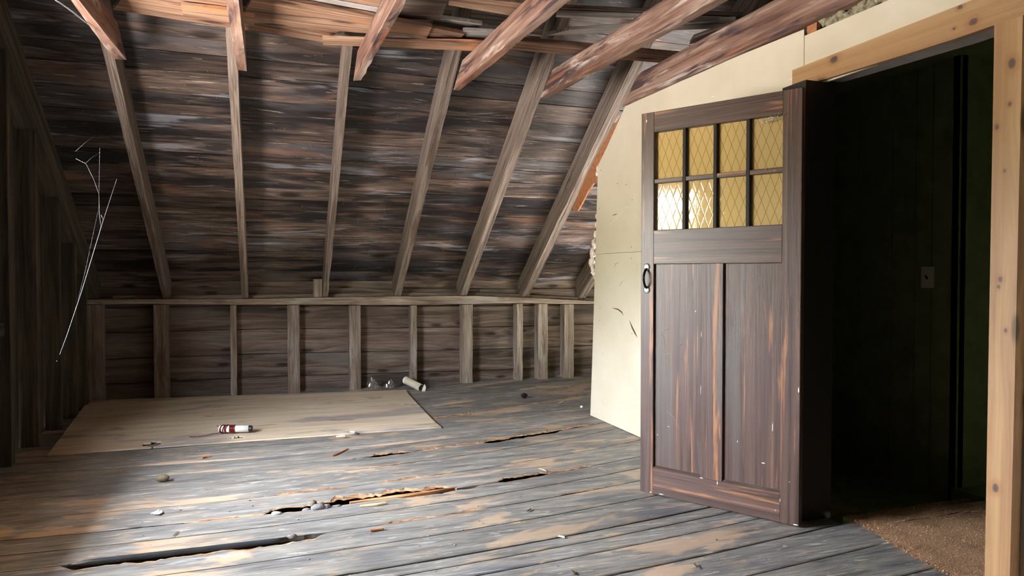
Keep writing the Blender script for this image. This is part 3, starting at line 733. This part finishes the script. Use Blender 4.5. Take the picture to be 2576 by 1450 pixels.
h.prism([(2.51, .4, -.012), (4.52, .4, -.012), (4.52, 2.62, -.012), (3.39, 2.62, -.012), (3.39, 2.345, -.012), (2.60, 2.462, -.012), (2.51, 2.47, -.012)], (0, 0, -.10))
struct(h.build('floor_hall', M['hallfloor']))
m = MB(); m.box((HX-.012, 3.02, -.086), (HX-.001, 4.19, -.062), 1); struct(m.build('baseboard_hall', M['scrap']))
# light switch
sw = empty('light_switch', (HX-.001, 2.774, 1.10)); tag(sw, 'ivory light switch plate on the dark boarded hall wall', 'switch')
m = MB(); m.box((-.007, -.036, -.058), (0, .036, .058), 2); m.build('cover_plate', M['ivory'], sw)
m = MB(); m.prism([(-.007, -.006, -.010), (-.007, .006, -.010), (-.018, .005, .006), (-.018, -.005, .006)], (0, 0, .006)); m.build('toggle', M['iron'], sw)
# torn scrap of floor covering behind the jamb
m = MB(); q = [onZ(x, y, -.083) for x, y in ((2086, 1250), (2110, 1259), (2135, 1274), (2157, 1279), (2152, 1290), (2110, 1292), (2088, 1298))]
m.prism(q, (0, 0, .003)); tag(m.build('lino_scrap', M['scrap'], origin=q[0]), 'torn yellowish scrap of floor covering behind the dark door jamb', 'scrap')
# carpet
cp = empty('carpet', (2.6, 1.6, 0)); tag(cp, 'coarse brown carpet in the doorway at lower right', 'carpet')
ce_ = [(2.49, 2.425), (2.485, 2.40), (2.462, 2.28), (2.437, 2.18), (2.411, 2.09), (2.386, 1.98), (2.362, 1.83), (2.338, 1.66), (2.31, 1.4), (2.29, 1.1)]
m = MB(); rings = []; K = []
for i in range(len(ce_)-1):
    for q in range(10): 
        f = q/10; K.append((ce_[i][0]*(1-f)+ce_[i+1][0]*f+.006*fbm(i*3+f*3, 4), ce_[i][1]*(1-f)+ce_[i+1][1]*f))
for (x, y) in K:
    row = []
    for j in range(14):
        xx = x+(3.385-x)*(j/13)**1.5; yy = y+(-.04*j/13 if y > 2.3 else 0)
        row.append((xx, min(yy, 2.462-(xx-2.6)*.14 if xx > 2.6 else 9), .006+.004*fbm(xx*9, yy*9)+(0 if j else -.004)))
    rings.append(row)
m.loft(rings, True, False, True, False); c0 = m.build('backing', M['carpet'], cp, (2.6, 1.6, 0), recalc=False)
m = MB()
for k in range(15000):
    u = random.random(); i = int(u*(len(K)-1)); x0, y0 = K[i]
    x = x0+(random.random()**1.6)*.75; y = y0+random.uniform(-.012, .012)
    if random.random() < .10: x = x0+random.uniform(-.012, .004)
    if y < 1.3 or y > 2.43: continue
    a = random.uniform(0, 6.28); L = random.uniform(.008, .018); w_ = .0013
    d = Vector((math.cos(a)*L*.7, math.sin(a)*L*.7, random.uniform(.15, .6)*L)); s_ = Vector((-math.sin(a), math.cos(a), 0))*w_
    p = Vector((x, y, .004)); b = len(m.v); m.bc = (random.random(), 0, 0, 1)
    m.v.extend([tuple(p-s_), tuple(p+s_), tuple(p+d)]); m.face([b, b+1, b+2], [(0, 0)]*3)
tag(m.build('pile', M['pile'], cp, (2.6, 1.6, 0), recalc=False), kind='stuff')

# ------------------------------------------------------------------ the open door
DA, DB = Vector((1.775, 3.058, 0)), Vector((2.181, 2.390, 0))
DU = (DB-DA).normalized(); DW, DT = .782, .044
drz = math.atan2(DU.y, DU.x)
dr = empty('door_1', (DA.x, DA.y, .008), drz); struct(dr)
dr['label'] = 'dark stained door with eight amber glass panes standing open'; dr['category'] = 'door'
# local: x along the door from the latch edge, y>0 behind the face seen here, z up
def dbox(name, x0, x1, z0, z1, y0=0.0, y1=DT, mat='door', axis=2):
    m = MB(); m.newboard(); b = .0025
    ax = [i for i in range(3) if i != axis]
    lo = (x0, y0, z0); hi = (x1, y1, z1)
    def ring(t, ins):
        r = []; o1, o2 = ax; L1, H1, L2, H2 = lo[o1]+ins, hi[o1]-ins, lo[o2]+ins, hi[o2]-ins
        for p, q in ((L1+b, L2), (H1-b, L2), (H1, L2+b), (H1, H2-b), (H1-b, H2), (L1+b, H2), (L1, H2-b), (L1, L2+b)):
            v = [0, 0, 0]; v[axis] = t; v[o1] = p; v[o2] = q; r.append(tuple(v))
        return r
    m.loft([ring(lo[axis]+.0001, .0), ring(hi[axis]-.0001, .0)], False); return m.build(name, M[mat], dr)
DH = 1.920
dbox('stile', 0, .072, 0, DH); dbox('stile', .698, DW, 0, DH)
dbox('top_rail', .072, .698, 1.818, DH, axis=0)
dbox('lock_rail', .072, .698, 1.160, 1.330, axis=0)
dbox('bottom_rail', .072, .698, 0, .132, axis=0)
dbox('mullion', .325, .432, .132, 1.160)
PANELS = [dbox('panel', .072, .325, .132, 1.160, .014, .030), dbox('panel', .432, .698, .132, 1.160, .014, .030)]
# sticking moulding along panel bottoms, beads and glazing bars
for x0, x1 in ((.072, .325), (.432, .698)):
    m = MB(); m.newboard(); m.loft([[(x0, .002, .132), (x0, .014, .132), (x0, .014, .143)], [(x1, .002, .132), (x1, .014, .132), (x1, .014, .143)]], False); m.build('panel_bead', M['door'], PANELS[0 if x0 < .3 else 1])
for xm in (.231, .387, .543):
    dbox('glazing_bar', xm-.009, xm+.009, 1.330, 1.818, .003, .040, 'halljamb')
for x0, x1 in ((.072, .222), (.240, .378), (.396, .534), (.552, .698)):
    dbox('glazing_bar', x0, x1, 1.563, 1.585, .004, .038, 'door', 0)
xs = [(.072, .222), (.240, .378), (.396, .534), (.552, .698)]
for x0, x1 in xs:
    for z0, z1 in ((1.330, 1.563), (1.585, 1.818)):
        m = MB(); m.newboard(); b = len(m.v)
        y = .022; oo = random.uniform(0, .02)
        m.loft([[(x0+.002, y, z0+.002), (x0+.002, y, z1-.002), (x0+.002, y+.003, z1-.002), (x0+.002, y+.003, z0+.002)], [(x1-.002, y, z0+.002), (x1-.002, y, z1-.002), (x1-.002, y+.003, z1-.002), (x1-.002, y+.003, z0+.002)]], False)
        # metres as texture coordinates: x along, z up
        for i, f in enumerate(m.f):
            for j, vi in enumerate(f): m.uv[i*4+j] = (m.v[vi][0]+oo, m.v[vi][2])
        m.build('glass_pane', M['glass'], dr)
# pull handle
hd = MB(); pts = []
for i in range(17):
    a = math.pi*i/16; pts.append((.034, -.004-.030*math.sin(a)**.7, 1.040+.096*i/16))
hd.tube(pts, .0062, 10); ho = hd.build('pull_handle', M['iron'], dr); tag(ho, 'black bowed iron pull handle')
for zc in (1.030, 1.146):
    m = MB(); m.newboard(); R_ = []
    for (rr, yy) in ((.019, 0), (.018, -.003), (.010, -.005), (.0, -.0055)):
        R_.append([(.034+max(rr, .0005)*math.cos(2*math.pi*j/16), yy, zc+max(rr, .0005)*math.sin(2*math.pi*j/16)) for j in range(16)])
    m.loft(R_, False, True, True); m.build('handle_rose', M['steel'], ho)
# chips of bare paint
random.seed(21)
for (x, z, a, b_) in ((.06, .006, .012, .006), (.12, .008, .03, .005), (.41, .120, .006, .02), (.25, .135, .05, .004), (.33, .130, .02, .005), (.68, .05, .006, .006), (.776, .60, .007, .03), (.70, .10, .004, .02), (.320, .82, .004, .03), (.318, .55, .003, .05), (.29, .93, .006, .012), (.03, 1.88, .008, .02), (.62, .25, .02, .006), (.66, .42, .004, .05), (.15, .35, .012, .003), (.50, .33, .004, .012), (.09, .3, .005, .005), (.74, .19, .005, .005), (.77, .005, .03, .006)):
    m = MB(); m.blob((x, -.0004 if not (.072 < x < .325 or .432 < x < .698) or z < .13 or z > 1.16 else .0136, z), 1, 1, .3, (a/2, .0009, b_/2)); m.build('paint_chip', M['paperw'], dr)
def scr(pts, w=.0016):
    m = MB(); m.tube([(x, .0138 if (.072 < x < .325 or .432 < x < .698) else -.0002, z) for x, z in pts], w/2, 4); m.build('scratch', M['seam'], PANELS[0 if pts[0][0] < .4 else 1])
scr([(.11, .82), (.125, .78), (.13, .72), (.135, .65), (.13, .58)]); scr([(.13, .71), (.17, .72), (.20, .745), (.22, .77)])
scr([(.14, .43), (.18, .40), (.20, .37), (.215, .33)]); scr([(.66, .40), (.645, .36), (.655, .31)], .002); scr([(.10, .80), (.13, .83), (.15, .84)])
# cobweb in the top corner of the glazing
m = MB()
for k in range(14):
    x = .698-random.random()*.09; z = 1.818-random.random()*.03
    m.tube([(x, -.002, z), (x+random.uniform(-.03, .03), -.006, z+random.uniform(-.02, .02)), (x+random.uniform(-.05, .04), -.002, z+random.uniform(-.02, .01))], .0008, 4)
for k in range(8):
    z = 1.56+random.random()*.03; x = .62+random.random()*.08
    m.tube([(x, 0, z), (x+random.uniform(-.02, .02), -.004, z+random.uniform(-.01, .02))], .0008, 4)
m.build('cobweb', M['greyb'], dr)

# ------------------------------------------------------------------ insulation, torn fibreboard
m = MB()
for (x, y, r) in ((1500, 545, .016), (1499, 566, .018), (1497, 590, .022), (1494, 612, .030), (1490, 636, .034), (1488, 660, .034), (1491, 680, .030), (1496, 696, .018)):
    p = onX(x+1, y, 2.395); m.blob(p, r, 3, .5, (.5, 1, 1.25), 2.6)
tag(m.build('insulation_wool', M['insul'], origin=onX(1495, 650, 2.40)), 'pinkish white insulation wool bulging past the left edge of the cream panel', 'insulation')
m = MB()
for (x, y, r) in ((1504, 424, .020), (1502, 437, .016)): m.blob(onX(x, y, 2.40), r, 3, .5, (.5, 1, 1.25), 2.6)
tag(m.build('insulation_wool', M['insul'], origin=onX(1503, 430, 2.40)), 'small white insulation tuft at the bend in the cream panel edge', 'insulation')
m = MB(); q = [onX(x, y, 2.42) for x, y in ((1572, 292), (1520, 395), (1512, 462), (1494, 461), (1480, 480), (1466, 508), (1453, 531), (1438, 529), (1462, 470), (1500, 392), (1540, 322), (1562, 290))]
m.prism(q, (.012, 0, 0)); tag(m.build('fibreboard_piece', M['fibre'], origin=q[0]), 'torn brown fibreboard strip under the sixth rafter beside the cream panel', 'board')
m = MB(); random.seed(5)
for k in range(46):
    f = k/45; y = 2.50-f*.75+random.uniform(-.01, .01)
    m.blob((2.392+random.uniform(0, .01), y, 2.245-f*.012+random.uniform(0, .04)), .026, 2, .5, (.7, 1, .9), 3)
tag(m.build('loose_insulation', M['grit'], origin=(2.39, 2.1, 2.25)), 'grey crumbly insulation in the slot above the doorway panel', 'insulation')
for (y, lab) in ((2.545, 'small brown wood block at the left end of the insulation slot'), (2.02, 'small reddish wood block in the insulation slot near the top edge')):
    m = MB(); m.box((2.372, y-.03, 2.237), (2.392, y+.03, 2.275), 1); tag(m.build('packing_block', M['fibre'], origin=(2.38, y, 2.25)), lab, 'wood block')

# ------------------------------------------------------------------ plywood and things on the floor
ply = MB(); nx_, ny_ = 40, 24
c00 = onZ(120, 1144, .012); c10 = onZ(1110, 1074, .012); c11 = onZ(1021, 981, .020); c01 = onZ(222, 1008, .05)
def plyp(u, v):
    a = c00.lerp(c10, u); b = c01.lerp(c11, u); p = a.lerp(b, v)
    p = p+Vector((0, .004*math.sin(math.pi*u)*(1-v), .004*math.sin(u*5)*math.sin(v*3)))
    if u == 1: p = p+Vector((.035*math.sin(math.pi*v)*-1, 0, 0))
    return p
# the two holes rotted through the sheet are cut out of the grid
holes = []
for (x, y, rx, ry) in ((385, 1119, .080, .075), (598, 1102, .060, .040)):
    p = onZ(x, y, .012); holes.append((p.x, p.y, rx, ry))
nx_, ny_ = 220, 90; G = {}
for j in range(ny_+1):
    for i in range(nx_+1):
        p = plyp(i/nx_, (j/ny_)**1.0); ply.v.append(tuple(p)); G[i, j] = len(ply.v)-1
NV = len(ply.v)
for j in range(ny_+1):
    for i in range(nx_+1):
        p = ply.v[G[i, j]]; ply.v.append((p[0], p[1], p[2]-.010))
gone = set()
for j in range(ny_):
    for i in range(nx_):
        p = ply.v[G[i, j]]
        for (hx, hy, rx, ry) in holes:
            ang = math.atan2((p[1]-hy)/ry, (p[0]-hx)/rx); rr = math.hypot((p[1]-hy)/ry, (p[0]-hx)/rx)
            if rr < .75+.7*fbm(math.cos(ang)*1.8, math.sin(ang)*1.8, hx): gone.add((i, j))
for j in range(ny_):
    for i in range(nx_):
        if (i, j) in gone: continue
        q = [G[i, j], G[i+1, j], G[i+1, j+1], G[i, j+1]]
        ply.face(q, [(ply.v[k][0], ply.v[k][1]) for k in q])
        q2 = [k+NV for k in q][::-1]; ply.face(q2, [(ply.v[k][0], ply.v[k][1]) for k in q2])
        for (di, dj, a, b) in ((0, -1, 0, 1), (1, 0, 1, 2), (0, 1, 2, 3), (-1, 0, 3, 0)):
            ii, jj = i+di, j+dj
            if ii < 0 or jj < 0 or ii >= nx_ or jj >= ny_ or (ii, jj) in gone:
                e = [q[b], q[a], q[a]+NV, q[b]+NV]; ply.face(e, [(ply.v[k][0], ply.v[k][1]+ply.v[k][2]) for k in e])
tag(ply.build('plywood_sheet', M['ply'], recalc=False), 'large stained plywood sheet lying on the floor before the knee wall', 'plywood')

# wire wrapped tube
p = onZ(592, 1083, .012); q = onZ(635, 1081, .012); ang = math.atan2((q-p).y, (q-p).x)
Z0 = .026
ct = empty('wire_tube', (onZ(548, 1088, Z0).x, onZ(548, 1088, Z0).y, Z0), 0); tag(ct, 'white tube wound with red brown copper wire on the plywood', 'coil')
A_ = onZ(552, 1089, Z0); B_ = onZ(631, 1087, Z0); ct.location = A_; ct.rotation_euler = (0, 0, math.atan2(B_.y-A_.y, B_.x-A_.x))
Lc = (B_-A_).length; rc = .0235
m = MB(); n = 24; R_ = []
for (xx, rr) in ((0, rc*.86), (0, rc), (Lc-.012, rc), (Lc-.012, rc*.86), (.004, rc*.86)):
    R_.append([(xx, rr*math.cos(2*math.pi*j/n), rc+rr*math.sin(2*math.pi*j/n)) for j in range(n)])
m.loft(R_, True, False, True); m.build('tube', M['white'], ct)
m = MB(); m.loft([[(xx, rr*math.cos(2*math.pi*j/12), rc+rr*math.sin(2*math.pi*j/12)) for j in range(12)] for xx, rr in ((Lc-.014, rc*.9), (Lc+.008, rc*.9))]); m.build('end_plug', M['black'], ct)
m = MB(); pts = []
for i in range(24*9):
    a = 2*math.pi*i/24; pts.append((.070+.0042*i/24, (rc+.002)*math.cos(a), rc+(rc+.002)*math.sin(a)))
m.tube(pts, .0026, 6)
pts = []
for i in range(24*3):
    a = 2*math.pi*i/24+1; tt = i/72
    pts.append((.012+.058*tt+.012*math.sin(a*1.0+1), (rc+.004)*math.cos(a), rc+(rc+.003)*math.sin(a)))
m.tube(pts, .0030, 6)
pts = []
for i in range(24*2):
    a = -2*math.pi*i/24; tt = i/48
    pts.append((.010+.055*tt+.014*math.sin(a+2.2), (rc+.006)*math.cos(a), rc+(rc+.005)*math.sin(a)))
m.tube(pts, .0028, 6)
m.build('wire_winding', M['copper'], ct)
m = MB(); m.tube([(.02, -.028, .012), (.0, -.04, .004), (-.03, -.045, .003), (-.045, -.06, .003), (-.042, -.085, .004), (-.075, -.10, .003), (-.12, -.115, .003), (-.16, -.11, .003)], .0028, 6)
m.tube([(.01, .0, .03), (-.012, .01, .042), (-.02, .015, .046)], .0025, 6); m.build('wire_tail', M['copper'], ct)

# card tube leaning at the knee wall
ta = onY(1021, 957, 6.62); tb_ = onY(1056, 985, 6.46); tb_.z = .031
d = (tb_-ta).normalized(); L = (tb_-ta).length
tu = empty('card_tube', tb_); tag(tu, 'cream card tube leaning against a narrow stud beyond the plywood', 'tube')
tu.rotation_euler = (-d).to_track_quat('Z', 'Y').to_euler()
r_ = .036; m = MB(); n = 20; R_ = []
for (zz, rr) in ((-.02, r_*.9), (-.02, r_), (L, r_), (L+.01, r_*.99), (L+.01, r_*.84), (0, r_*.84)):
    R_.append([(rr*math.cos(2*math.pi*j/n), rr*math.sin(2*math.pi*j/n), zz+.004*math.sin(j*2.3)) for j in range(n)])
m.loft(R_, True, False, True); m.build('tube_wall', M['paper'], tu)
m = MB(); m.loft([[(r_*k*math.cos(2*math.pi*j/n), r_*k*math.sin(2*math.pi*j/n), L+zz+.003*math.sin(j*3.1)) for j in range(n)] for k, zz in ((1.04, -.012), (1.06, .004), (.8, .012), (.3, .010))], True, True, True); m.build('paper_cap', M['paperw'], tu)
p = onY(1066, 984, 6.40); m = MB(); m.prism([p+Vector((-.02, 0, -.01)), p+Vector((.012, 0, -.01)), p+Vector((.022, .0, .03)), p+Vector((.010, 0, .066)), p+Vector((-.008, 0, .03))], (.0, .004, 0))
tag(m.build('paper_flap', M['paperw'], origin=p), 'small upright torn paper flap right of the card tube', 'paper')

# crumpled plastic
m = MB(); random.seed(12); gx, gy_ = 22, 10; o0 = onZ(965, 982, .02)
rings = []
for i in range(gx+1):
    u = i/gx; row = []
    for j in range(gy_+1):
        v = j/gy_; hgt = (.085*math.exp(-((u-.18)/.16)**2)+.055*math.exp(-((u-.85)/.14)**2)+.018)*math.sin(math.pi*min(1, v*1.05))
        row.append((o0.x-.13+.26*u+.02*fbm(u*7, v*5, 1), 6.60+.09*v+.03*fbm(u*6, v*6, 7), .010+hgt*(1+1.6*fbm(u*8, v*6, 4))))
    rings.append(row)
m.loft(rings, True, False, False, False); tag(m.build('plastic_wrap', M['plastic'], recalc=False), 'crumpled clear plastic wrapping behind the back edge of the plywood', 'plastic')

# pipe in the gap
m = MB(); pts = []
pa = onZ(228, 1398, -.006); pb = onZ(722, 1360, -.010)
for i in range(15):
    f = i/14; p = pa.lerp(pb, f); p.y = liney(3.03, p.x)-.016+.004*math.sin(f*4); pts.append((p.x, p.y, .001-.006*f))
m.tube([(pts[0][0]-.055, pts[0][1]+.004, .0)]+[(pts[0][0]-.03, pts[0][1]+.002, .0)]+pts, .0145, 12, True, [.45, .5]+[1]*15)
tag(m.build('pipe', M['pipe'], origin=pts[0]), 'dark metal pipe lying in the long floor gap at lower left', 'pipe')

# loose bits on the floor
def bit(name, mat, x, y, r, sc, lab, cat, grp=None, amp=.35, z=None, rz=0, sub=2):
    p = onZ(x, y, 0); m = MB(); m.blob((0, 0, 0), r, sub, amp, sc); o = m.build(name, mat)
    zmin = min(v.co.z for v in o.data.vertices); o.location = (p.x, p.y, (0.001 if z is None else z)-zmin); o.rotation_euler = (0, 0, rz)
    return tag(o, lab, cat, grp)
random.seed(3)
bit('stone', M['stone'], 410, 1213, .028, (1.15, .8, .7), 'olive brown pebble on a floorboard below the plywood', 'stone')
bit('dirt_clod', M['dark'], 1319, 1003, .026, (1.2, .7, .9), 'dark clod on the boards before the close pair of studs', 'clod')
bit('stone', M['paperw'], 1463, 1027, .012, (1, .9, .8), 'small pale pebble near the foot of the cream panel', 'stone')
bit('rubble_lump', M['greyg'], 800, 1281, .022, (1.5, .8, .8), 'largest grey rubble lump in the middle floor crack', 'rubble', z=-.012)
bit('rubble_lump', M['greyg'], 820, 1278, .018, (1.4, .8, .8), 'grey rubble lump right of the largest one in the crack', 'rubble', z=-.012)
bit('rubble_lump', M['greyg'], 772, 1283, .014, (1.6, .8, .7), 'grey rubble lump left of the largest one in the crack', 'rubble', z=-.012)
bit('rubble_lump', M['stone'], 789, 1272, .020, (.8, .7, 1.1), 'brown pebble standing in the crack over the grey rubble', 'rubble', z=-.014)
bit('rubble_lump', M['greyg'], 845, 1275, .014, (2.0, .7, .7), 'flat grey rubble piece near the white splinter', 'rubble', z=-.012)
bit('rubble_lump', M['paperw'], 695, 1295, .013, (1.8, .7, .7), 'whitish crumb at the left end of the big crack', 'rubble', z=-.004)
bit('rubble_lump', M['greyg'], 735, 1355, .014, (1.6, .7, .9), 'grey crumb at the right end of the pipe', 'rubble', z=-.006)
def sliver(mat, pts, w, lab, cat='splinter', name='splinter', grp=None, z=.004):
    Q = [onZ(x, y, z) for x, y in pts]; m = MB(); m.newboard(); rings = []; n = len(Q)
    for i, p in enumerate(Q):
        d = (Q[min(i+1, n-1)]-Q[max(i-1, 0)]).normalized(); s_ = Vector((-d.y, d.x, 0)); k = w/2*(.25+.75*math.sin(math.pi*(i+.3)/(n-.4)))
        rings.append([p-s_*k, p+s_*k, p+s_*k*.8+Vector((0, 0, w*.3)), p-s_*k*.8+Vector((0, 0, w*.3))])
    m.loft(rings, False); return tag(m.build(name, mat, origin=Q[0]), lab, cat, grp)
sliver(M['rawslat'], [(880, 1270), (940, 1262), (1010, 1253), (1080, 1243), (1150, 1231)], .042, 'broken raw slat sunk in the big floor crack', 'board', 'broken_slat', z=-.012)
sliver(M['rawslat'], [(1240, 1124), (1300, 1117), (1360, 1109), (1420, 1098)], .026, 'raw sunken slat in the far floor crack left of the cream panel', 'board', 'broken_slat', z=-.014)
sliver(M['rawslat'], [(905, 1160), (925, 1158), (950, 1155), (990, 1150)], .024, 'splintered raw piece in the short crack below the plywood', 'board', 'broken_slat', z=-.010)
sliver(M['splint'], [(906, 1275), (925, 1273), (948, 1271), (971, 1268)], .022, 'pale cream wood splinter lying in the big floor crack', z=.002)
sliver(M['fibre'], [(930, 1337), (945, 1334), (966, 1332)], .018, 'orange brown wood chip on the sunlit boards below the crack')
sliver(M['splint'], [(1356, 1180), (1366, 1182), (1374, 1186)], .010, 'small pale curved shaving right of the middle of the floor')
sliver(M['mark'], [(1326, 1287), (1332, 1284), (1336, 1281)], .010, 'dark twig on the worn boards before the door')
sliver(M['mark'], [(1746, 1419), (1751, 1424), (1754, 1429)], .008, 'dark bent twig near the bottom edge below the door')
sliver(M['mark'], [(1438, 1437), (1444, 1442), (1446, 1446)], .012, 'dark brown bit at the bottom edge of the photo')
sliver(M['paperw'], [(1404, 1350), (1412, 1351), (1421, 1354)], .012, 'white oval paint flake on the boards before the door', 'flake', 'paint_flake')
sliver(M['paperw'], [(1404, 1016), (1412, 1013), (1418, 1011)], .012, 'white strip of paint on the back boards left of the cream panel', 'flake', 'paint_flake')
sliver(M['fibre'], [(836, 1148), (850, 1142), (862, 1136), (876, 1130)], .016, 'splintered orange sliver below the front edge of the plywood')
sliver(M['fibre'], [(508, 1154), (518, 1150), (530, 1149)], .020, 'brown chip on the boards just below the plywood')
sliver(M['mark'], [(436, 1349), (443, 1343), (448, 1339)], .006, 'thin dark twig above the pipe')
sliver(M['paperw'], [(846, 1100), (858, 1098.5), (868, 1098)], .022, 'white paint fleck on the front edge of the plywood', 'flake', 'paint_flake', z=.018)
sliver(M['white'], [(881, 1087), (887, 1088), (893, 1089)], .022, 'bluish white flake on the plywood near its front edge', 'flake', 'paint_flake', z=.021)
# feather: shaft and two vanes
fe = empty('feather', onZ(380, 1293, .002)); tag(fe, 'small grey white feather on the dark boards above the pipe', 'feather')
q0 = onZ(380, 1293, .002)
for k, pts in enumerate((((378, 1293), (392, 1287), (401, 1282), (398, 1289), (392, 1293)), ((386, 1294), (399, 1289), (406, 1284), (409, 1290), (400, 1295)))):
    m = MB(); m.prism([onZ(x, y, .004+.002*k)-q0 for x, y in pts], (0, 0, .0015)); m.build('vane', M['paperw'], fe)
m = MB(); m.tube([onZ(x, y, .003)-q0 for x, y in ((377, 1296), (390, 1296), (409, 1292))], .0015, 5); m.build('shaft', M['greyb'], fe)
# tiny flakes and crumbs nobody would count
m = MB(); random.seed(44)
for k in range(120):
    x = random.uniform(250, 2000); y = random.uniform(1010, 1440)
    if x > 1480 and y < 1045+(x-1485)*.5: continue
    if x > 1600 and y < 1260+(x-1610)*.28: continue
    p = onZ(x, y, .003)
    if abs(p.x) > 2.3 or (2.9 < p.y < 3.12 and p.x < .3): continue
    on = (4.9 < p.y < 6.6 and p.x < 1.15)
    m.blob((p.x, p.y, .028 if on else .0025), random.choice((.0018, .0022, .003, .0045)), 1, .3, (1.4, 1, .5))
tag(m.build('paint_crumbs', M['greyb']), 'tiny white paint crumbs scattered over the floorboards', 'crumbs', None, 'stuff')
# shingle nails poking through the roof boards
m = MB(); random.seed(45)
for k in range(330):
    x = random.uniform(-1.2, 3.0); t_ = random.uniform(.05, 2.6)
    p = slope_pt(x, t_, DEP-.001); L = random.uniform(.006, .022); d = -RN+Vector((random.uniform(-.5, .5), random.uniform(-.3, .3), random.uniform(-.6, .2)))
    m.tube([p, p+d.normalized()*L], .0013, 4)
tag(m.build('shingle_nails', M['nailm']), 'rows of shingle nail points poking through the roof boards', 'nails', None, 'stuff')
# spider silk
def strand(m, pts, D, r):
    Q = [CAM+ray(x, y).normalized()*dd for (x, y), dd in zip(pts, D)]; m.tube(Q, r, 5)
m = MB()
strand(m, [(294, 450), (258, 560), (205, 735), (168, 845), (150, 893)], (2.9, 2.9, 2.9, 2.9, 2.9), .0008)
strand(m, [(249, 489), (250, 540), (254, 572)], (2.9, 2.9, 2.9), .0006)
strand(m, [(254, 541), (260, 553)], (2.9, 2.9), .0009)
strand(m, [(249, 489), (235, 450), (216, 412), (192, 400)], (2.9, 2.95, 3.0, 3.05), .00022)
strand(m, [(249, 489), (250, 430), (251, 372)], (2.9, 2.95, 3.0), .00022)
strand(m, [(249, 520), (232, 600), (215, 680), (196, 755)], (2.9, 2.9, 2.9, 2.9), .00022)
strand(m, [(216, 410), (232, 396), (249, 386)], (3.0, 3.0, 3.0), .00018)
strand(m, [(190, 381), (213, 360), (238, 342)], (3.0, 3.0, 3.0), .00018)
for (x, y) in ((192, 400), (251, 384), (251, 394), (143, 909)):
    m.blob(CAM+ray(x, y).normalized()*2.95, .0014, 1, .1)
tag(m.build('spider_silk', M['silk']), 'branching white spider silk strand hanging before the left gable wall', 'cobweb')
m = MB(); strand(m, [(138, 0), (165, 18), (200, 45), (235, 72), (252, 92)], (4.0, 4.1, 4.2, 4.3, 4.4), .0011)
strand(m, [(118, -10), (150, 5), (190, 34), (235, 72)], (4.0, 4.05, 4.15, 4.3), .0008)
tag(m.build('spider_silk', M['silk']), 'dusty cobweb line along the leftmost tie beam', 'cobweb')

# ------------------------------------------------------------------ light: sky, trees and ground outside the window
w = bpy.data.worlds.new('outdoors'); sc.world = w; w.use_nodes = True
nt = w.node_tree; nt.nodes.clear(); k = N(nt)
out = k.add('ShaderNodeOutputWorld'); bg = k.add('ShaderNodeBackground'); k.link(bg.outputs[0], out.inputs[0])
tc = k.add('ShaderNodeTexCoord').outputs['Generated']
sp = k.add('ShaderNodeSeparateXYZ'); k.link(tc, sp.inputs[0])
nz = k.noise(tc, (9, 9), 3, .65); nz2 = k.noise(tc, (40, 40), 1, .6)
el = k.math('ADD', sp.outputs[2], k.math('MULTIPLY', k.math('SUBTRACT', nz, .5), .16))
el = k.math('ADD', el, k.rng(sp.outputs[1], -.20, -.13, 0, .07))
sky = k.rng(el, .10, .20); grd = k.rng(el, -.07, .0, 1, 0)
tree = k.ramp(nz2, [(.35, (.32, .33, .17, 1)), (.5, (.86, .83, .50, 1)), (.66, (1.35, 1.3, 1.0, 1))])
SKY, TREE, GRD = 100., 23., 42.
def sc_(c, s_): return (c[0]*s_, c[1]*s_, c[2]*s_, 1)
tr = k.mix(1.0, tree, (TREE, TREE, TREE, 1), 'MULTIPLY')
c = k.mix(sky, tr, k.mix(k.rng(sp.outputs[2], .15, .55), sc_((.92, .97, 1.02), SKY*.74), sc_((.90, .97, 1.06), SKY*1.2))); c = k.mix(grd, c, sc_((1.0, .92, .84), GRD))
k.link(c, bg.inputs[0]); bg.inputs[1].default_value = 1.0
for n_, (wa, wb_) in enumerate(WINS):
    pl = bpy.data.lights.new('window_portal', 'AREA'); pl.shape = 'RECTANGLE'; pl.size = wb_-wa; pl.size_y = WZ1-WZ0
    pl.cycles.is_portal = True
    po = bpy.data.objects.new('window_portal', pl); COL.objects.link(po)
    po.location = (GX-.045, (wa+wb_)/2, (WZ0+WZ1)/2); po.rotation_euler = (Vector((1, 0, 0))).to_track_quat('-Z', 'Z').to_euler()

# ------------------------------------------------------------------ camera and view
cd = bpy.data.cameras.new('camera'); cam = bpy.data.objects.new('camera', cd); COL.objects.link(cam)
cd.sensor_width = 36; cd.lens = FPX/2576*36; cam.location = CAM
cam.rotation_euler = cF.to_track_quat('-Z', 'Y').to_euler()
cd.clip_start = .02; cd.clip_end = 100
sc.camera = cam
sc.view_settings.view_transform = 'Standard'; sc.view_settings.look = 'None'
sc.view_settings.exposure = -0.08; sc.view_settings.gamma = 1.0
sc.view_settings.use_curve_mapping = False
sc.cycles.use_denoising = True
sc.cycles.use_adaptive_sampling = True; sc.cycles.adaptive_threshold = .12; sc.cycles.adaptive_min_samples = 16
sc.cycles.use_light_tree = False
sc.cycles.max_bounces = 6; sc.cycles.diffuse_bounces = 4; sc.cycles.glossy_bounces = 3; sc.cycles.transparent_max_bounces = 10
